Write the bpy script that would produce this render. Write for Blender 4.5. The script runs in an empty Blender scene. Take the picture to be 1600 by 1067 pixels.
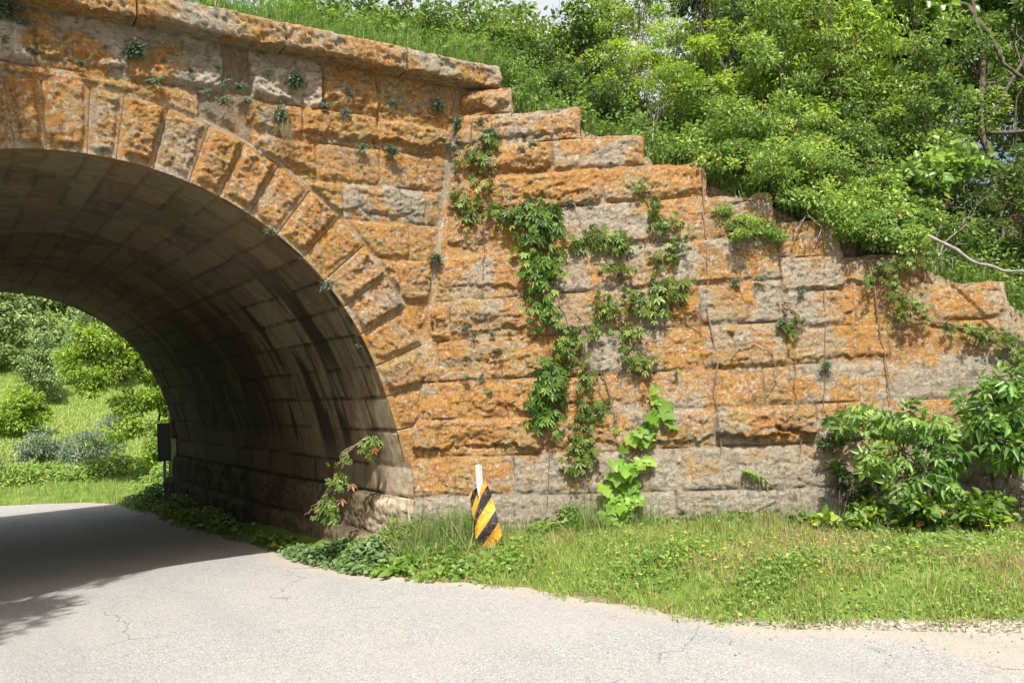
import bpy, math, numpy as np
from mathutils import Vector, Matrix
R8 = math.radians
scene = bpy.context.scene
col = scene.collection

# ------------------------------------------------------------------ camera
CAM = np.array([-0.946, -9.0, 1.70])
YAW, PITCH, ROLL = 0.60434, 0.05102, -0.04807
_F = np.array([math.sin(YAW)*math.cos(PITCH), math.cos(YAW)*math.cos(PITCH), math.sin(PITCH)])
_R0 = np.array([math.cos(YAW), -math.sin(YAW), 0.0]); _U0 = np.cross(_R0, _F)
_R = _R0*math.cos(ROLL) + _U0*math.sin(ROLL); _U = -_R0*math.sin(ROLL) + _U0*math.cos(ROLL)
cd = bpy.data.cameras.new('camera'); cam = bpy.data.objects.new('camera', cd); col.objects.link(cam)
cam.matrix_world = Matrix(((_R[0], _U[0], -_F[0], CAM[0]), (_R[1], _U[1], -_F[1], CAM[1]), (_R[2], _U[2], -_F[2], CAM[2]), (0, 0, 0, 1)))
cd.sensor_width = 36.0; cd.lens = 1297.2/1600*36.0; cd.clip_end = 2000; cd.clip_start = 0.05
scene.camera = cam
# ------------------------------------------------------------------ sky + sun
SUN = np.array([-0.30, -0.54, 1.0]); SUN /= np.linalg.norm(SUN)
elev = math.asin(SUN[2]); azi = math.atan2(SUN[0], SUN[1])
w = bpy.data.worlds.new('World'); scene.world = w; w.use_nodes = True
nt = w.node_tree; nt.nodes.clear()
sky = nt.nodes.new('ShaderNodeTexSky'); sky.sky_type = 'NISHITA'; sky.sun_disc = False
sky.sun_elevation = elev; sky.sun_rotation = azi; sky.air_density = 1.0; sky.dust_density = 6.0; sky.ozone_density = 1.0
bg = nt.nodes.new('ShaderNodeBackground'); bg.inputs['Strength'].default_value = 0.13
wo = nt.nodes.new('ShaderNodeOutputWorld')
tc = nt.nodes.new('ShaderNodeTexCoord'); cn = nt.nodes.new('ShaderNodeTexNoise'); cn.inputs['Scale'].default_value = 1.6; cn.inputs['Detail'].default_value = 6
mr = nt.nodes.new('ShaderNodeMapRange'); mr.interpolation_type = 'SMOOTHSTEP'; mr.inputs[1].default_value = .42; mr.inputs[2].default_value = .58; mr.inputs[4].default_value = .85
cm = nt.nodes.new('ShaderNodeMix'); cm.data_type = 'RGBA'; cm.inputs[7].default_value = (4.9, 5.05, 5.3, 1)
nt.links.new(tc.outputs['Generated'], cn.inputs['Vector']); nt.links.new(cn.outputs['Fac'], mr.inputs[0]); nt.links.new(mr.outputs[0], cm.inputs[0]); nt.links.new(sky.outputs[0], cm.inputs[6]); nt.links.new(cm.outputs[2], bg.inputs['Color']); nt.links.new(bg.outputs[0], wo.inputs['Surface'])
sd = bpy.data.lights.new('sun', 'SUN'); sd.energy = 5.0; sd.angle = R8(0.53); sd.color = (1.0, 0.975, 0.93)
sun = bpy.data.objects.new('sun', sd); col.objects.link(sun)
sun.rotation_euler = Vector(SUN).to_track_quat('Z', 'Y').to_euler(); sun.location = (-8, -14, 25)
scene.view_settings.view_transform = 'Standard'; scene.view_settings.look = 'None'
scene.view_settings.exposure = 0.58; scene.view_settings.gamma = 1.0
scene.render.engine = 'CYCLES'
scene.cycles.use_denoising = True; scene.cycles.denoiser = 'OPENIMAGEDENOISE'
scene.cycles.max_bounces = 7; scene.cycles.diffuse_bounces = 4; scene.cycles.transmission_bounces = 4; scene.cycles.transparent_max_bounces = 4
scene.cycles.caustics_reflective = False; scene.cycles.caustics_refractive = False

# ------------------------------------------------------------------ numpy noise
def _h(i, j, s):
    n = (i.astype(np.int64)*374761393 + j.astype(np.int64)*668265263 + int(s)*982451653) & 0xffffffff
    n = ((n ^ (n >> 13))*1274126177) & 0xffffffff
    n = ((n ^ (n >> 16))*2246822519) & 0xffffffff
    return ((n ^ (n >> 15)) & 0xffffff)/float(0xffffff)
def vn(x, y, s=0):
    x = np.asarray(x, float); y = np.asarray(y, float)
    i = np.floor(x); j = np.floor(y); fx = x-i; fy = y-j
    fx = fx*fx*fx*(fx*(fx*6-15)+10); fy = fy*fy*fy*(fy*(fy*6-15)+10)
    a = _h(i, j, s); b = _h(i+1, j, s); c = _h(i, j+1, s); d = _h(i+1, j+1, s)
    return (a*(1-fx)+b*fx)*(1-fy)+(c*(1-fx)+d*fx)*fy
def fbm(x, y, s=0, o=4, g=0.5):
    t = 0; a = 1; n = 0; x = np.asarray(x, float); y = np.asarray(y, float)
    for k in range(o):
        t = t + a*vn(x+17.3*k, y-9.1*k, s+k*7); n += a; a *= g
        x, y = x*1.62+y*1.24, y*1.62-x*1.24
    return t/n
def ridge(x, y, s=0, o=3):
    t = 0; a = 1; n = 0; x = np.asarray(x, float); y = np.asarray(y, float)
    for k in range(o):
        t = t + a*(1-np.abs(2*vn(x, y, s+k*5)-1)); n += a; a *= 0.5; x, y = x*1.7+y*1.1, y*1.7-x*1.1
    return t/n
def cells(x, y, s=0):
    x = np.asarray(x, float); y = np.asarray(y, float)
    i0 = np.floor(x); j0 = np.floor(y); f1 = np.full(x.shape, 9.0); v = np.zeros(x.shape)
    sl = np.zeros(x.shape)
    for di in (-1, 0, 1):
        for dj in (-1, 0, 1):
            i = i0+di; j = j0+dj
            px = i+_h(i, j, s); py = j+_h(i, j, s+1)
            dx = x-px; dy = y-py; d = dx*dx+dy*dy
            m = d < f1; f1 = np.where(m, d, f1); v = np.where(m, _h(i, j, s+2), v)
            sl = np.where(m, dx*(_h(i, j, s+3)-.5)+dy*(_h(i, j, s+4)-.5), sl)
    return v, sl, np.sqrt(f1)
def ss(a, b, x):
    t = np.clip((np.asarray(x, float)-a)/(b-a), 0, 1); return t*t*(3-2*t)

# ------------------------------------------------------------------ mesh helpers
def mesh(name, V, F, mat=None, attrs=None, smooth=False):
    """V (n,3); F: array (m,k) or list of such arrays"""
    if isinstance(F, np.ndarray): F = [F]
    F = [np.asarray(f, np.int32) for f in F if len(f)]
    me = bpy.data.meshes.new(name)
    me.vertices.add(len(V)); me.vertices.foreach_set('co', np.asarray(V, np.float32).ravel())
    nl = sum(f.size for f in F); npol = sum(len(f) for f in F)
    me.loops.add(nl); me.loops.foreach_set('vertex_index', np.concatenate([f.ravel() for f in F]))
    st = []; o = 0
    for f in F:
        st.append(o+np.arange(len(f))*f.shape[1]); o += f.size
    me.polygons.add(npol); me.polygons.foreach_set('loop_start', np.concatenate(st).astype(np.int32))
    if smooth: me.polygons.foreach_set('use_smooth', np.ones(npol, bool))
    me.update(calc_edges=True)
    if attrs:
        for k, a in attrs.items():
            at = me.attributes.new(k, 'FLOAT_COLOR', 'POINT')
            c = np.ones((len(V), 4), np.float32); a = np.asarray(a, np.float32)
            if a.ndim == 1: a = a[:, None]
            c[:, :a.shape[1]] = a
            at.data.foreach_set('color', c.ravel())
    if mat: me.materials.append(mat)
    return me
def link(name, me, parent=None, loc=None):
    o = bpy.data.objects.new(name, me); col.objects.link(o)
    if parent: o.parent = parent
    if loc is not None: o.location = loc
    return o
def tag(o, label=None, cat=None, group=None, kind=None):
    if label: o['label'] = label
    if cat: o['category'] = cat
    if group: o['group'] = group
    if kind: o['kind'] = kind
    return o
def empty(name, loc=(0, 0, 0), rz=0):
    o = bpy.data.objects.new(name, None); col.objects.link(o); o.location = loc; o.rotation_euler = (0, 0, rz); o.empty_display_size = .1
    return o
def grid_faces(nu, nv, off=0):
    i = np.arange(nu-1)[:, None]*nv + np.arange(nv-1)[None, :]
    i = i.ravel()+off
    return np.stack([i, i+nv, i+nv+1, i+1], 1)
class Acc:
    def __init__(s): s.V = []; s.F = {}; s.A = []; s.n = 0
    def add(s, V, F, A=None):
        V = np.asarray(V, float); F = np.asarray(F)
        s.V.append(V); s.F.setdefault(F.shape[1], []).append(F+s.n); s.n += len(V)
        if A is not None:
            A = np.asarray(A, float)
            if A.ndim == 1: A = np.tile(A, (len(V), 1))
            s.A.append(A)
    def mesh(s, name, mat, key='tint', smooth=False, origin=(0, 0, 0)):
        V = np.concatenate(s.V)-np.array(origin)
        return mesh(name, V, [np.concatenate(f) for f in s.F.values()], mat, {key: np.concatenate(s.A)} if s.A else None, smooth)
def tube(acc, pts, r0, r1, n=6, A=(0.5, 0.5, 0.5)):
    P = np.asarray(pts, float); m = len(P); r = np.linspace(r0, r1, m)
    T = np.gradient(P, axis=0); T /= np.linalg.norm(T, axis=1)[:, None]+1e-9
    ref = np.array([0.31, 0.22, 0.93]) if abs(T[0, 2]) < .9 else np.array([1.0, .1, 0])
    N = np.cross(T, ref); N /= np.linalg.norm(N, axis=1)[:, None]+1e-9; B = np.cross(T, N)
    a = np.arange(n)*2*math.pi/n
    V = P[:, None, :]+r[:, None, None]*(N[:, None, :]*np.cos(a)[None, :, None]+B[:, None, :]*np.sin(a)[None, :, None])
    i = np.arange(m-1)[:, None]*n; j = np.arange(n)[None, :]; j2 = (j+1) % n
    F = np.stack([(i+j).ravel(), (i+j2).ravel(), (i+n+j2).ravel(), (i+n+j).ravel()], 1)
    acc.add(V.reshape(-1, 3), F, A)
def wobble(p, q, n, amp, rng, sag=0):
    t = np.linspace(0, 1, n)[:, None]; p = np.asarray(p, float); q = np.asarray(q, float)
    k = rng.normal(0, 1, (n, 3)); k = np.cumsum(k, 0); k = k-k[0]-(k[-1]-k[0])*t
    L = np.linalg.norm(q-p)
    r = p+(q-p)*t+k*amp*L/math.sqrt(n); r[:, 2] -= sag*L*4*(t*(1-t))[:, 0]
    return r
def box(acc, lo, hi, A=(0.5, 0.5, 0.5)):
    x0, y0, z0 = lo; x1, y1, z1 = hi
    V = [(x0, y0, z0), (x1, y0, z0), (x1, y1, z0), (x0, y1, z0), (x0, y0, z1), (x1, y0, z1), (x1, y1, z1), (x0, y1, z1)]
    acc.add(V, [(0, 3, 2, 1), (4, 5, 6, 7), (0, 1, 5, 4), (1, 2, 6, 5), (2, 3, 7, 6), (3, 0, 4, 7)], A)

# ------------------------------------------------------------------ materials
class NB:
    def __init__(s, name):
        s.m = bpy.data.materials.new(name); s.m.use_nodes = True; s.t = s.m.node_tree; s.t.nodes.clear()
    def n(s, k, **kw):
        nd = s.t.nodes.new(k)
        for a, b in kw.items(): setattr(nd, a, b)
        return nd
    def L(s, a, b): s.t.links.new(a, b)
    def setin(s, nd, key, v):
        if hasattr(v, 'is_output') or hasattr(v, 'links'): s.L(v, nd.inputs[key])
        else: nd.inputs[key].default_value = v
    def noise(s, vec, scale, detail=4, rough=.55, dist=0):
        nd = s.n('ShaderNodeTexNoise'); s.L(vec, nd.inputs['Vector']); nd.inputs['Scale'].default_value = scale
        nd.inputs['Detail'].default_value = detail; nd.inputs['Roughness'].default_value = rough; nd.inputs['Distortion'].default_value = dist
        return nd.outputs['Fac']
    def vor(s, vec, scale, feat='F1', out='Distance'):
        nd = s.n('ShaderNodeTexVoronoi'); nd.feature = feat; s.L(vec, nd.inputs['Vector']); nd.inputs['Scale'].default_value = scale
        return nd.outputs[out]
    def ramp(s, fac, stops):
        nd = s.n('ShaderNodeValToRGB'); s.L(fac, nd.inputs[0]); cr = nd.color_ramp
        while len(cr.elements) < len(stops): cr.elements.new(.5)
        for e, (p, c) in zip(cr.elements, stops): e.position = p; e.color = (c[0], c[1], c[2], 1)
        return nd.outputs[0]
    def mix(s, f, a, b):
        nd = s.n('ShaderNodeMix', data_type='RGBA'); s.setin(nd, 0, f)
        for k, v in ((6, a), (7, b)):
            if isinstance(v, tuple): nd.inputs[k].default_value = (v[0], v[1], v[2], 1)
            else: s.L(v, nd.inputs[k])
        return nd.outputs[2]
    def math(s, op, a, b=0.0, c=None):
        nd = s.n('ShaderNodeMath', operation=op); s.setin(nd, 0, a); s.setin(nd, 1, b)
        if c is not None: s.setin(nd, 2, c)
        return nd.outputs[0]
    def step(s, x, a, b):
        nd = s.n('ShaderNodeMapRange', interpolation_type='SMOOTHSTEP'); s.setin(nd, 0, x); s.setin(nd, 1, a); s.setin(nd, 2, b)
        return nd.outputs[0]
    def attr(s, name):
        nd = s.n('ShaderNodeAttribute', attribute_name=name); sp = s.n('ShaderNodeSeparateColor'); s.L(nd.outputs['Color'], sp.inputs[0])
        return sp.outputs[0], sp.outputs[1], sp.outputs[2]
    def pos(s, obj=True):
        return s.n('ShaderNodeTexCoord').outputs['Object'] if obj else s.n('ShaderNodeNewGeometry').outputs['Position']
    def bump(s, h, dist, strength=1.0, prev=None):
        nd = s.n('ShaderNodeBump'); nd.inputs['Strength'].default_value = strength; nd.inputs['Distance'].default_value = dist; s.L(h, nd.inputs['Height'])
        if prev is not None: s.L(prev, nd.inputs['Normal'])
        return nd.outputs[0]
    def out(s, colr, rough=.85, normal=None, spec=.25, metal=0.0):
        p = s.n('ShaderNodeBsdfPrincipled'); s.setin(p, 'Base Color', colr if not isinstance(colr, tuple) else (*colr, 1))
        s.setin(p, 'Roughness', rough); s.setin(p, 'Specular IOR Level', spec); s.setin(p, 'Metallic', metal)
        if normal is not None: s.L(normal, p.inputs['Normal'])
        o = s.n('ShaderNodeOutputMaterial'); s.L(p.outputs[0], o.inputs[0]); s.p = p
        return s.m

def mat_masonry():
    # vertex 'mask': R = lichen cover, G = per-stone tone / bare bleached stone, B = joints and pits dirt
    b = NB('lichened_sandstone'); P = b.pos(False); r, g, d = b.attr('mask')
    n1 = b.noise(P, 3.2, 5, .6); n2 = b.noise(P, 14, 5, .65); n3 = b.noise(P, 48, 6, .78); n4 = b.noise(P, 7.0, 5, .6, .6); n5 = b.noise(P, 120, 2, .6)
    stone = b.ramp(n2, [(.25, (.34, .26, .165)), (.48, (.54, .43, .29)), (.62, (.64, .54, .39)), (.8, (.72, .65, .52))])
    grey = b.ramp(n3, [(.25, (.22, .19, .135)), (.5, (.43, .37, .28)), (.75, (.62, .55, .45))])
    stone = b.mix(b.step(b.math('ADD', n4, b.math('MULTIPLY', r, -.36)), .18, .42), stone, grey)
    # bleached fresh stone where lichen scaled off
    stone = b.mix(b.step(g, .62, .82), stone, b.ramp(n2, [(.3, (.46, .33, .22)), (.5, (.66, .53, .40)), (.72, (.76, .68, .57))]))
    orange = b.ramp(b.math('ADD', b.math('MULTIPLY', n4, .65), b.math('MULTIPLY', n3, .35)), [(.30, (.26, .12, .04)), (.40, (.50, .205, .036)), (.50, (.64, .285, .044)), (.60, (.60, .32, .066)), (.70, (.42, .30, .10))])
    orange = b.mix(b.math('MULTIPLY', b.step(n5, .45, .65), .35), orange, (.30, .16, .06))
    orange = b.mix(b.step(b.noise(P, 1.3, 3), .5, .66), orange, b.ramp(n3, [(.3, (.30, .15, .05)), (.55, (.50, .25, .075)), (.75, (.55, .38, .18))]))
    k = b.math('ADD', b.math('MULTIPLY', n4, .35), b.math('MULTIPLY', b.noise(P, 30, 5, .75), .65))
    k = b.math('ADD', b.math('SUBTRACT', k, 1.012), b.math('ADD', r, b.math('MULTIPLY', b.math('SUBTRACT', n1, .5), .42)))
    lich = b.math('MULTIPLY', b.step(k, -.045, .055), .88)
    orange = b.mix(b.math('MULTIPLY', b.step(b.noise(P, 2.6, 5, .65), .50, .60), .6), orange, b.ramp(n3, [(.3, (.30, .21, .07)), (.6, (.56, .39, .11))]))
    c = b.mix(lich, stone, orange)
    # pale crust lichen blotches
    wv = b.math('ADD', b.noise(P, 26, 3, .65), b.math('MULTIPLY', b.noise(P, 2.3, 3), .22))
    c = b.mix(b.math('MULTIPLY', b.step(wv, .66, .73), .75), c, b.ramp(n5, [(.3, (.46, .43, .35)), (.7, (.78, .74, .63))]))
    wv2 = b.vor(P, 62); c = b.mix(b.math('MULTIPLY', b.math('MULTIPLY', b.step(wv2, .30, .20), b.step(b.noise(P, 5), .54, .66)), .55), c, (.66, .61, .48))
    # dark crusts
    dk = b.noise(P, 17, 8, .82); c = b.mix(b.math('MULTIPLY', b.step(dk, .54, .63), .52), c, (.15, .105, .06))
    c = b.mix(b.math('MULTIPLY', b.step(b.noise(P, 24, 8, .85, .5), .55, .62), .55), c, (.60, .52, .39))
    c = b.mix(b.math('MULTIPLY', d, .72), c, (.10, .075, .05))
    c = b.mix(b.math('MULTIPLY', b.step(n5, .55, .8), .35), c, (.12, .08, .04))
    mp = b.n('ShaderNodeMapping'); b.L(P, mp.inputs[0]); mp.inputs['Scale'].default_value = (3.2, 3.2, .55)
    c = b.mix(b.math('MULTIPLY', b.step(b.noise(mp.outputs[0], 1.0, 4, .6), .58, .72), .34), c, (.17, .14, .10))
    c = b.mix(b.math('MULTIPLY', b.step(b.noise(P, 1.9, 3), .56, .66), .35), c, (.40, .34, .24))
    c = b.mix(b.math('MULTIPLY', b.step(b.noise(P, 5.5, 8, .75), .56, .64), .42), c, (.14, .12, .085))
    hgt = b.math('ADD', b.math('MULTIPLY', n3, .5), b.math('ADD', b.math('MULTIPLY', n5, .2), b.math('MULTIPLY', dk, .9)))
    nm = b.bump(hgt, .075, 1.0)
    return b.out(c, .92, nm, .12)
def mat_soffit():
    b = NB('stained_vault_stone'); P = b.pos(False); r, g, d = b.attr('mask')
    n2 = b.noise(P, 9, 5, .6); n3 = b.noise(P, 60, 3, .6)
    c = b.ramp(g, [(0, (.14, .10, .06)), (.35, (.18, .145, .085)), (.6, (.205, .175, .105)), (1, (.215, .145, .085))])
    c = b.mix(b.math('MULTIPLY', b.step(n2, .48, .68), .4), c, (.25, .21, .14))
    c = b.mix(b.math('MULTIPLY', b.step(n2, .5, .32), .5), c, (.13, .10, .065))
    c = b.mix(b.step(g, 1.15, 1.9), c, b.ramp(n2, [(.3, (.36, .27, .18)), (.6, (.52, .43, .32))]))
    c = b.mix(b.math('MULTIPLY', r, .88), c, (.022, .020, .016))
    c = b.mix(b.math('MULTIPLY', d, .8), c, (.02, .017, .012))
    c = b.mix(b.math('MULTIPLY', b.step(n3, .62, .75), .4), c, (.06, .05, .035))
    return b.out(c, .9, b.bump(b.math('ADD', n2, b.math('MULTIPLY', n3, .3)), .02, .7), .15)
def mat_leaf(name, cols, trans=.4, rough=.5, spec=.35, dry=None):
    b = NB(name); r, g, d = b.attr('tint')
    k = len(cols); c = b.ramp(r, [(i/(k-1), cc) for i, cc in enumerate(cols)])
    if dry: c = b.mix(b.step(g, dry[0], min(1.0, dry[0]+.02)), c, dry[1])
    c = b.mix(b.math('MULTIPLY', b.math('SUBTRACT', d, .5), .9), c, (.0, .0, .0)) if False else c
    hs = b.n('ShaderNodeHueSaturation'); b.L(c, hs.inputs['Color']); b.L(b.math('ADD', b.math('MULTIPLY', d, .6), .7), hs.inputs['Value']); c = hs.outputs[0]
    p = b.n('ShaderNodeBsdfPrincipled'); b.L(c, p.inputs['Base Color']); p.inputs['Roughness'].default_value = rough; p.inputs['Specular IOR Level'].default_value = spec
    t = b.n('ShaderNodeBsdfTranslucent'); h2 = b.n('ShaderNodeHueSaturation'); b.L(c, h2.inputs['Color']); h2.inputs['Value'].default_value = 1.6; h2.inputs['Saturation'].default_value = 1.1; h2.inputs['Hue'].default_value = .485
    b.L(h2.outputs[0], t.inputs['Color'])
    mx = b.n('ShaderNodeMixShader'); mx.inputs[0].default_value = trans; b.L(p.outputs[0], mx.inputs[1]); b.L(t.outputs[0], mx.inputs[2])
    o = b.n('ShaderNodeOutputMaterial'); b.L(mx.outputs[0], o.inputs[0])
    return b.m
def mat_bark(name, c0, c1, sc=18):
    b = NB(name); P = b.pos(False); n = b.noise(P, sc, 5, .65)
    mp = b.n('ShaderNodeMapping'); b.L(P, mp.inputs[0]); mp.inputs['Scale'].default_value = (40, 40, 6)
    n2 = b.noise(mp.outputs[0], 1.0, 4, .6)
    c = b.ramp(b.math('MULTIPLY', b.math('ADD', n, n2), .5), [(.35, c0), (.62, c1)])
    return b.out(c, .9, b.bump(n2, .015, .8), .15)
def mat_road():
    b = NB('chip_seal_road'); P = b.pos(False)
    v = b.vor(P, 115, 'F1', 'Color'); sp = b.n('ShaderNodeSeparateColor'); b.L(v, sp.inputs[0])
    n1 = b.noise(P, .7, 4, .6); n2 = b.noise(P, 5, 5, .6); n3 = b.noise(P, 130, 2, .6)
    c = b.ramp(sp.outputs[0], [(0, (.14, .136, .127)), (.2, (.232, .227, .213)), (.55, (.298, .292, .274)), (.85, (.353, .346, .326)), (1, (.45, .443, .42))])
    c = b.mix(b.math('MULTIPLY', b.step(n1, .42, .62), .35), c, (.35, .325, .285))
    c = b.mix(b.math('MULTIPLY', b.step(n2, .56, .70), .25), c, (.25, .245, .235))
    c = b.mix(b.math('MULTIPLY', b.step(b.noise(P, 1.6, 5, .6), .55, .68), .22), c, (.26, .255, .25))
    r, g, d = b.attr('mask')        # R sand drift, G tar crack, B patch
    c = b.mix(b.math('MULTIPLY', b.step(b.math('ADD', r, b.math('MULTIPLY', b.math('SUBTRACT', n2, .5), .7)), .42, .8), .6), c, b.ramp(n3, [(.3, (.30, .25, .185)), (.7, (.45, .39, .30))]))
    dp = b.n('ShaderNodeVectorMath', operation='ADD'); sc_ = b.n('ShaderNodeVectorMath', operation='SCALE'); nn = b.n('ShaderNodeTexNoise'); nn.inputs['Scale'].default_value = 2.2; nn.inputs['Detail'].default_value = 6; b.L(P, nn.inputs['Vector']); b.L(nn.outputs['Color'], sc_.inputs[0]); sc_.inputs['Scale'].default_value = .55; b.L(P, dp.inputs[0]); b.L(sc_.outputs[0], dp.inputs[1])
    ce = b.vor(dp.outputs[0], .33, 'DISTANCE_TO_EDGE'); c = b.mix(b.math('MULTIPLY', b.math('MULTIPLY', b.step(ce, .0045, .001), b.step(b.noise(P, .55, 2), .47, .56)), .6), c, (.10, .095, .09))
    mp = b.n('ShaderNodeMapping'); b.L(P, mp.inputs[0]); mp.inputs['Rotation'].default_value = (0, 0, -.25); mp.inputs['Scale'].default_value = (1.1, .12, 1)
    c = b.mix(b.math('MULTIPLY', b.step(b.noise(mp.outputs[0], 1.0, 3), .50, .66), .28), c, (.22, .22, .215))
    c = b.mix(b.math('MULTIPLY', b.step(b.vor(dp.outputs[0], 1.15), .10, .05), .35), c, (.16, .15, .14))
    c = b.mix(b.math('MULTIPLY', b.step(b.noise(P, 11, 5, .75), .64, .70), .45), c, (.34, .25, .16))
    h = b.math('ADD', b.math('MULTIPLY', b.vor(P, 115), -1.0), b.math('MULTIPLY', n3, .4))
    return b.out(c, .9, b.bump(h, .008, .55), .2)
def mat_ground():
    b = NB('soil_and_turf'); P = b.pos(False); r, g, d = b.attr('mask')   # R = green turf, G = gravel
    n1 = b.noise(P, 2.2, 5, .6); n3 = b.noise(P, 30, 4, .65); v = b.vor(P, 48, 'F1', 'Color'); sp = b.n('ShaderNodeSeparateColor'); b.L(v, sp.inputs[0])
    soil = b.ramp(n3, [(.3, (.10, .075, .045)), (.5, (.20, .155, .095)), (.7, (.34, .27, .17))])
    turf = b.ramp(b.math('ADD', b.math('MULTIPLY', n1, .5), b.math('MULTIPLY', n3, .5)), [(.35, (.055, .085, .015)), (.5, (.11, .17, .03)), (.65, (.20, .25, .06))])
    c = b.mix(b.step(b.math('ADD', r, b.math('MULTIPLY', b.math('SUBTRACT', n1, .5), .5)), .3, .6), soil, turf)
    gr = b.ramp(sp.outputs[0], [(0, (.12, .105, .085)), (.5, (.30, .255, .20)), (1, (.50, .44, .37))])
    c = b.mix(b.step(g, .3, .6), c, gr)
    return b.out(c, .95, b.bump(n3, .03, .8), .1)
M = dict(stone=mat_masonry(), vault=mat_soffit(), road=mat_road(), ground=mat_ground(),
    bark=mat_bark('grey_brown_bark', (.045, .035, .025), (.16, .13, .10)),
    pale_bark=mat_bark('weathered_pale_wood', (.14, .115, .095), (.36, .33, .30)),
    stem=mat_bark('vine_stem_bark', (.10, .065, .04), (.27, .19, .13), 60),
    grass=mat_leaf('grass_blades', [(0.111, 0.185, 0.033), (0.189, 0.298, 0.056), (0.315, 0.412, 0.101), (0.472, 0.510, 0.179)], .35, .55, .25, (.86, (.40, .31, .16))),
    tallgrass=mat_leaf('tall_grass_blades', [(0.071, 0.149, 0.026), (0.129, 0.249, 0.046), (0.220, 0.348, 0.079)], .4, .5, .3, (.93, (.36, .32, .18))),
    creeper=mat_leaf('creeper_leaf', [(0.049, 0.106, 0.019), (0.086, 0.169, 0.026), (0.153, 0.252, 0.036), (0.290, 0.384, 0.053)], .32, .5, .4, (.985, (.34, .12, .03))),
    creeper2=mat_leaf('light_creeper_leaf', [(0.082, 0.138, 0.026), (0.150, 0.218, 0.041), (0.259, 0.310, 0.067)], .4, .4, .45, (.95, (.30, .13, .04))),
    grape=mat_leaf('grape_leaf', [(0.115, 0.230, 0.029), (0.196, 0.345, 0.046), (0.287, 0.437, 0.069)], .45, .45, .4),
    fern=mat_leaf('cliff_fern_leaf', [(.05, .085, .05), (.11, .16, .095), (.20, .26, .16)], .25, .6, .2, (.93, (.20, .16, .10))),
    elder=mat_leaf('box_elder_leaf', [(0.077, 0.165, 0.033), (0.127, 0.252, 0.052), (0.213, 0.342, 0.076), (0.311, 0.429, 0.119)], .42, .38, .5),
    honey=mat_leaf('bright_small_leaf', [(0.110, 0.198, 0.049), (0.202, 0.319, 0.071), (0.349, 0.455, 0.101)], .34, .45, .4, (.985, (.45, .09, .03))),
    yellowgreen=mat_leaf('yellow_green_leaf', [(0.145, 0.235, 0.039), (0.245, 0.366, 0.058), (0.369, 0.472, 0.098)], .48, .45, .4),
    midgreen=mat_leaf('mid_green_leaf', [(0.081, 0.149, 0.035), (0.142, 0.231, 0.048), (0.262, 0.347, 0.079)], .38, .42, .45),
    dark=mat_leaf('dark_green_leaf', [(0.040, 0.073, 0.019), (0.070, 0.120, 0.029), (0.124, 0.186, 0.042)], .33, .45, .4),
    silver=mat_leaf('silvery_willow_leaf', [(0.132, 0.187, 0.110), (0.220, 0.286, 0.176), (0.352, 0.418, 0.308)], .25, .5, .4),
    farleaf=mat_leaf('haze_paled_leaf', [(0.162, 0.230, 0.095), (0.254, 0.343, 0.137), (0.415, 0.495, 0.207)], .3, .6, .2),  # distance haze put into the leaf colour as paler tones
    bigleaf=mat_leaf('broad_leaf', [(0.109, 0.202, 0.042), (0.178, 0.297, 0.063), (0.301, 0.405, 0.097)], .45, .35, .5),
)

# ------------------------------------------------------------------ site geometry
TH, BAT = 0.7524, 0.1392
WD = np.array([math.cos(TH), -math.sin(TH)]); BK = np.array([math.sin(TH), math.cos(TH)])
def wing(u, z, d=0.0):
    """point on the battered wing wall: u along it from the corner, z up, d out towards the road"""
    u, z, d = np.broadcast_arrays(np.asarray(u, float), np.asarray(z, float), np.asarray(d, float))
    q = BAT*(z-1.7)-d
    return np.stack([3.848+WD[0]*u+BK[0]*q, WD[1]*u+BK[1]*q, z], -1)
def road_z(y): return -0.33-0.026*np.clip(y, -12, 0)-0.042*np.clip(y, 0, 20)
AC = (0.10, 0.76)
def intr(phi):        # intrados radius by angle in degrees (0 = springing), both sides alike
    a = np.where(phi > 90, 180-phi, phi); return 3.415+0.12*np.clip(1-a/20, 0, 1)**2
ROADR = np.array([(-30, 9.5), (-12, 6.8), (-9, 6.3), (-6.6, 5.6), (-6.2, 5.1), (-5.5, 4.55), (-4.9, 4.0), (-3.8, 3.82), (-3.1, 3.7), (-2.2, 3.55), (-1.1, 3.1), (0, 2.8), (1.7, 2.75), (5, 2.7), (8, 2.75), (11, 2.85), (14, 2.8), (16, 2.65), (17, 2.4), (18.5, 1.6), (20, .4), (22, -3), (24, -10), (25, -30)])
def road_right(y): return np.interp(y, ROADR[:, 0], ROADR[:, 1])
def road_left(y): return np.interp(y, [-30, -6, 0, 11, 14, 16, 18], [-3.6, -3.1, -2.6, -2.6, -3.4, -6, -30])
STEPS = [(1.25, 5.50), (2.12, 5.15), (2.88, 4.72), (3.60, 4.30), (4.36, 3.84), (5.08, 3.45), (5.98, 3.03), (6.77, 2.60), (7.5, 1.95), (8.3, 1.5), (9.0, 1.0)]
def step_top(u):
    r = np.full(np.shape(u), 0.5)
    for a, zt in reversed(STEPS): r = np.where(np.asarray(u) < a, zt, r)
    return r
def emb(u, d):        # ground behind a wing wall
    base = np.interp(u, [-1, 1.2, 2.1, 2.9, 3.6, 4.4, 5.1, 6.0, 6.8, 8.0, 10.0, 14], [5.4, 5.3, 4.9, 4.45, 4.05, 3.65, 3.2, 2.8, 2.35, 1.5, .4, -.1])
    return np.minimum(5.75, base+0.55*np.clip(d-0.35-.14*base, 0, 99))
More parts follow.
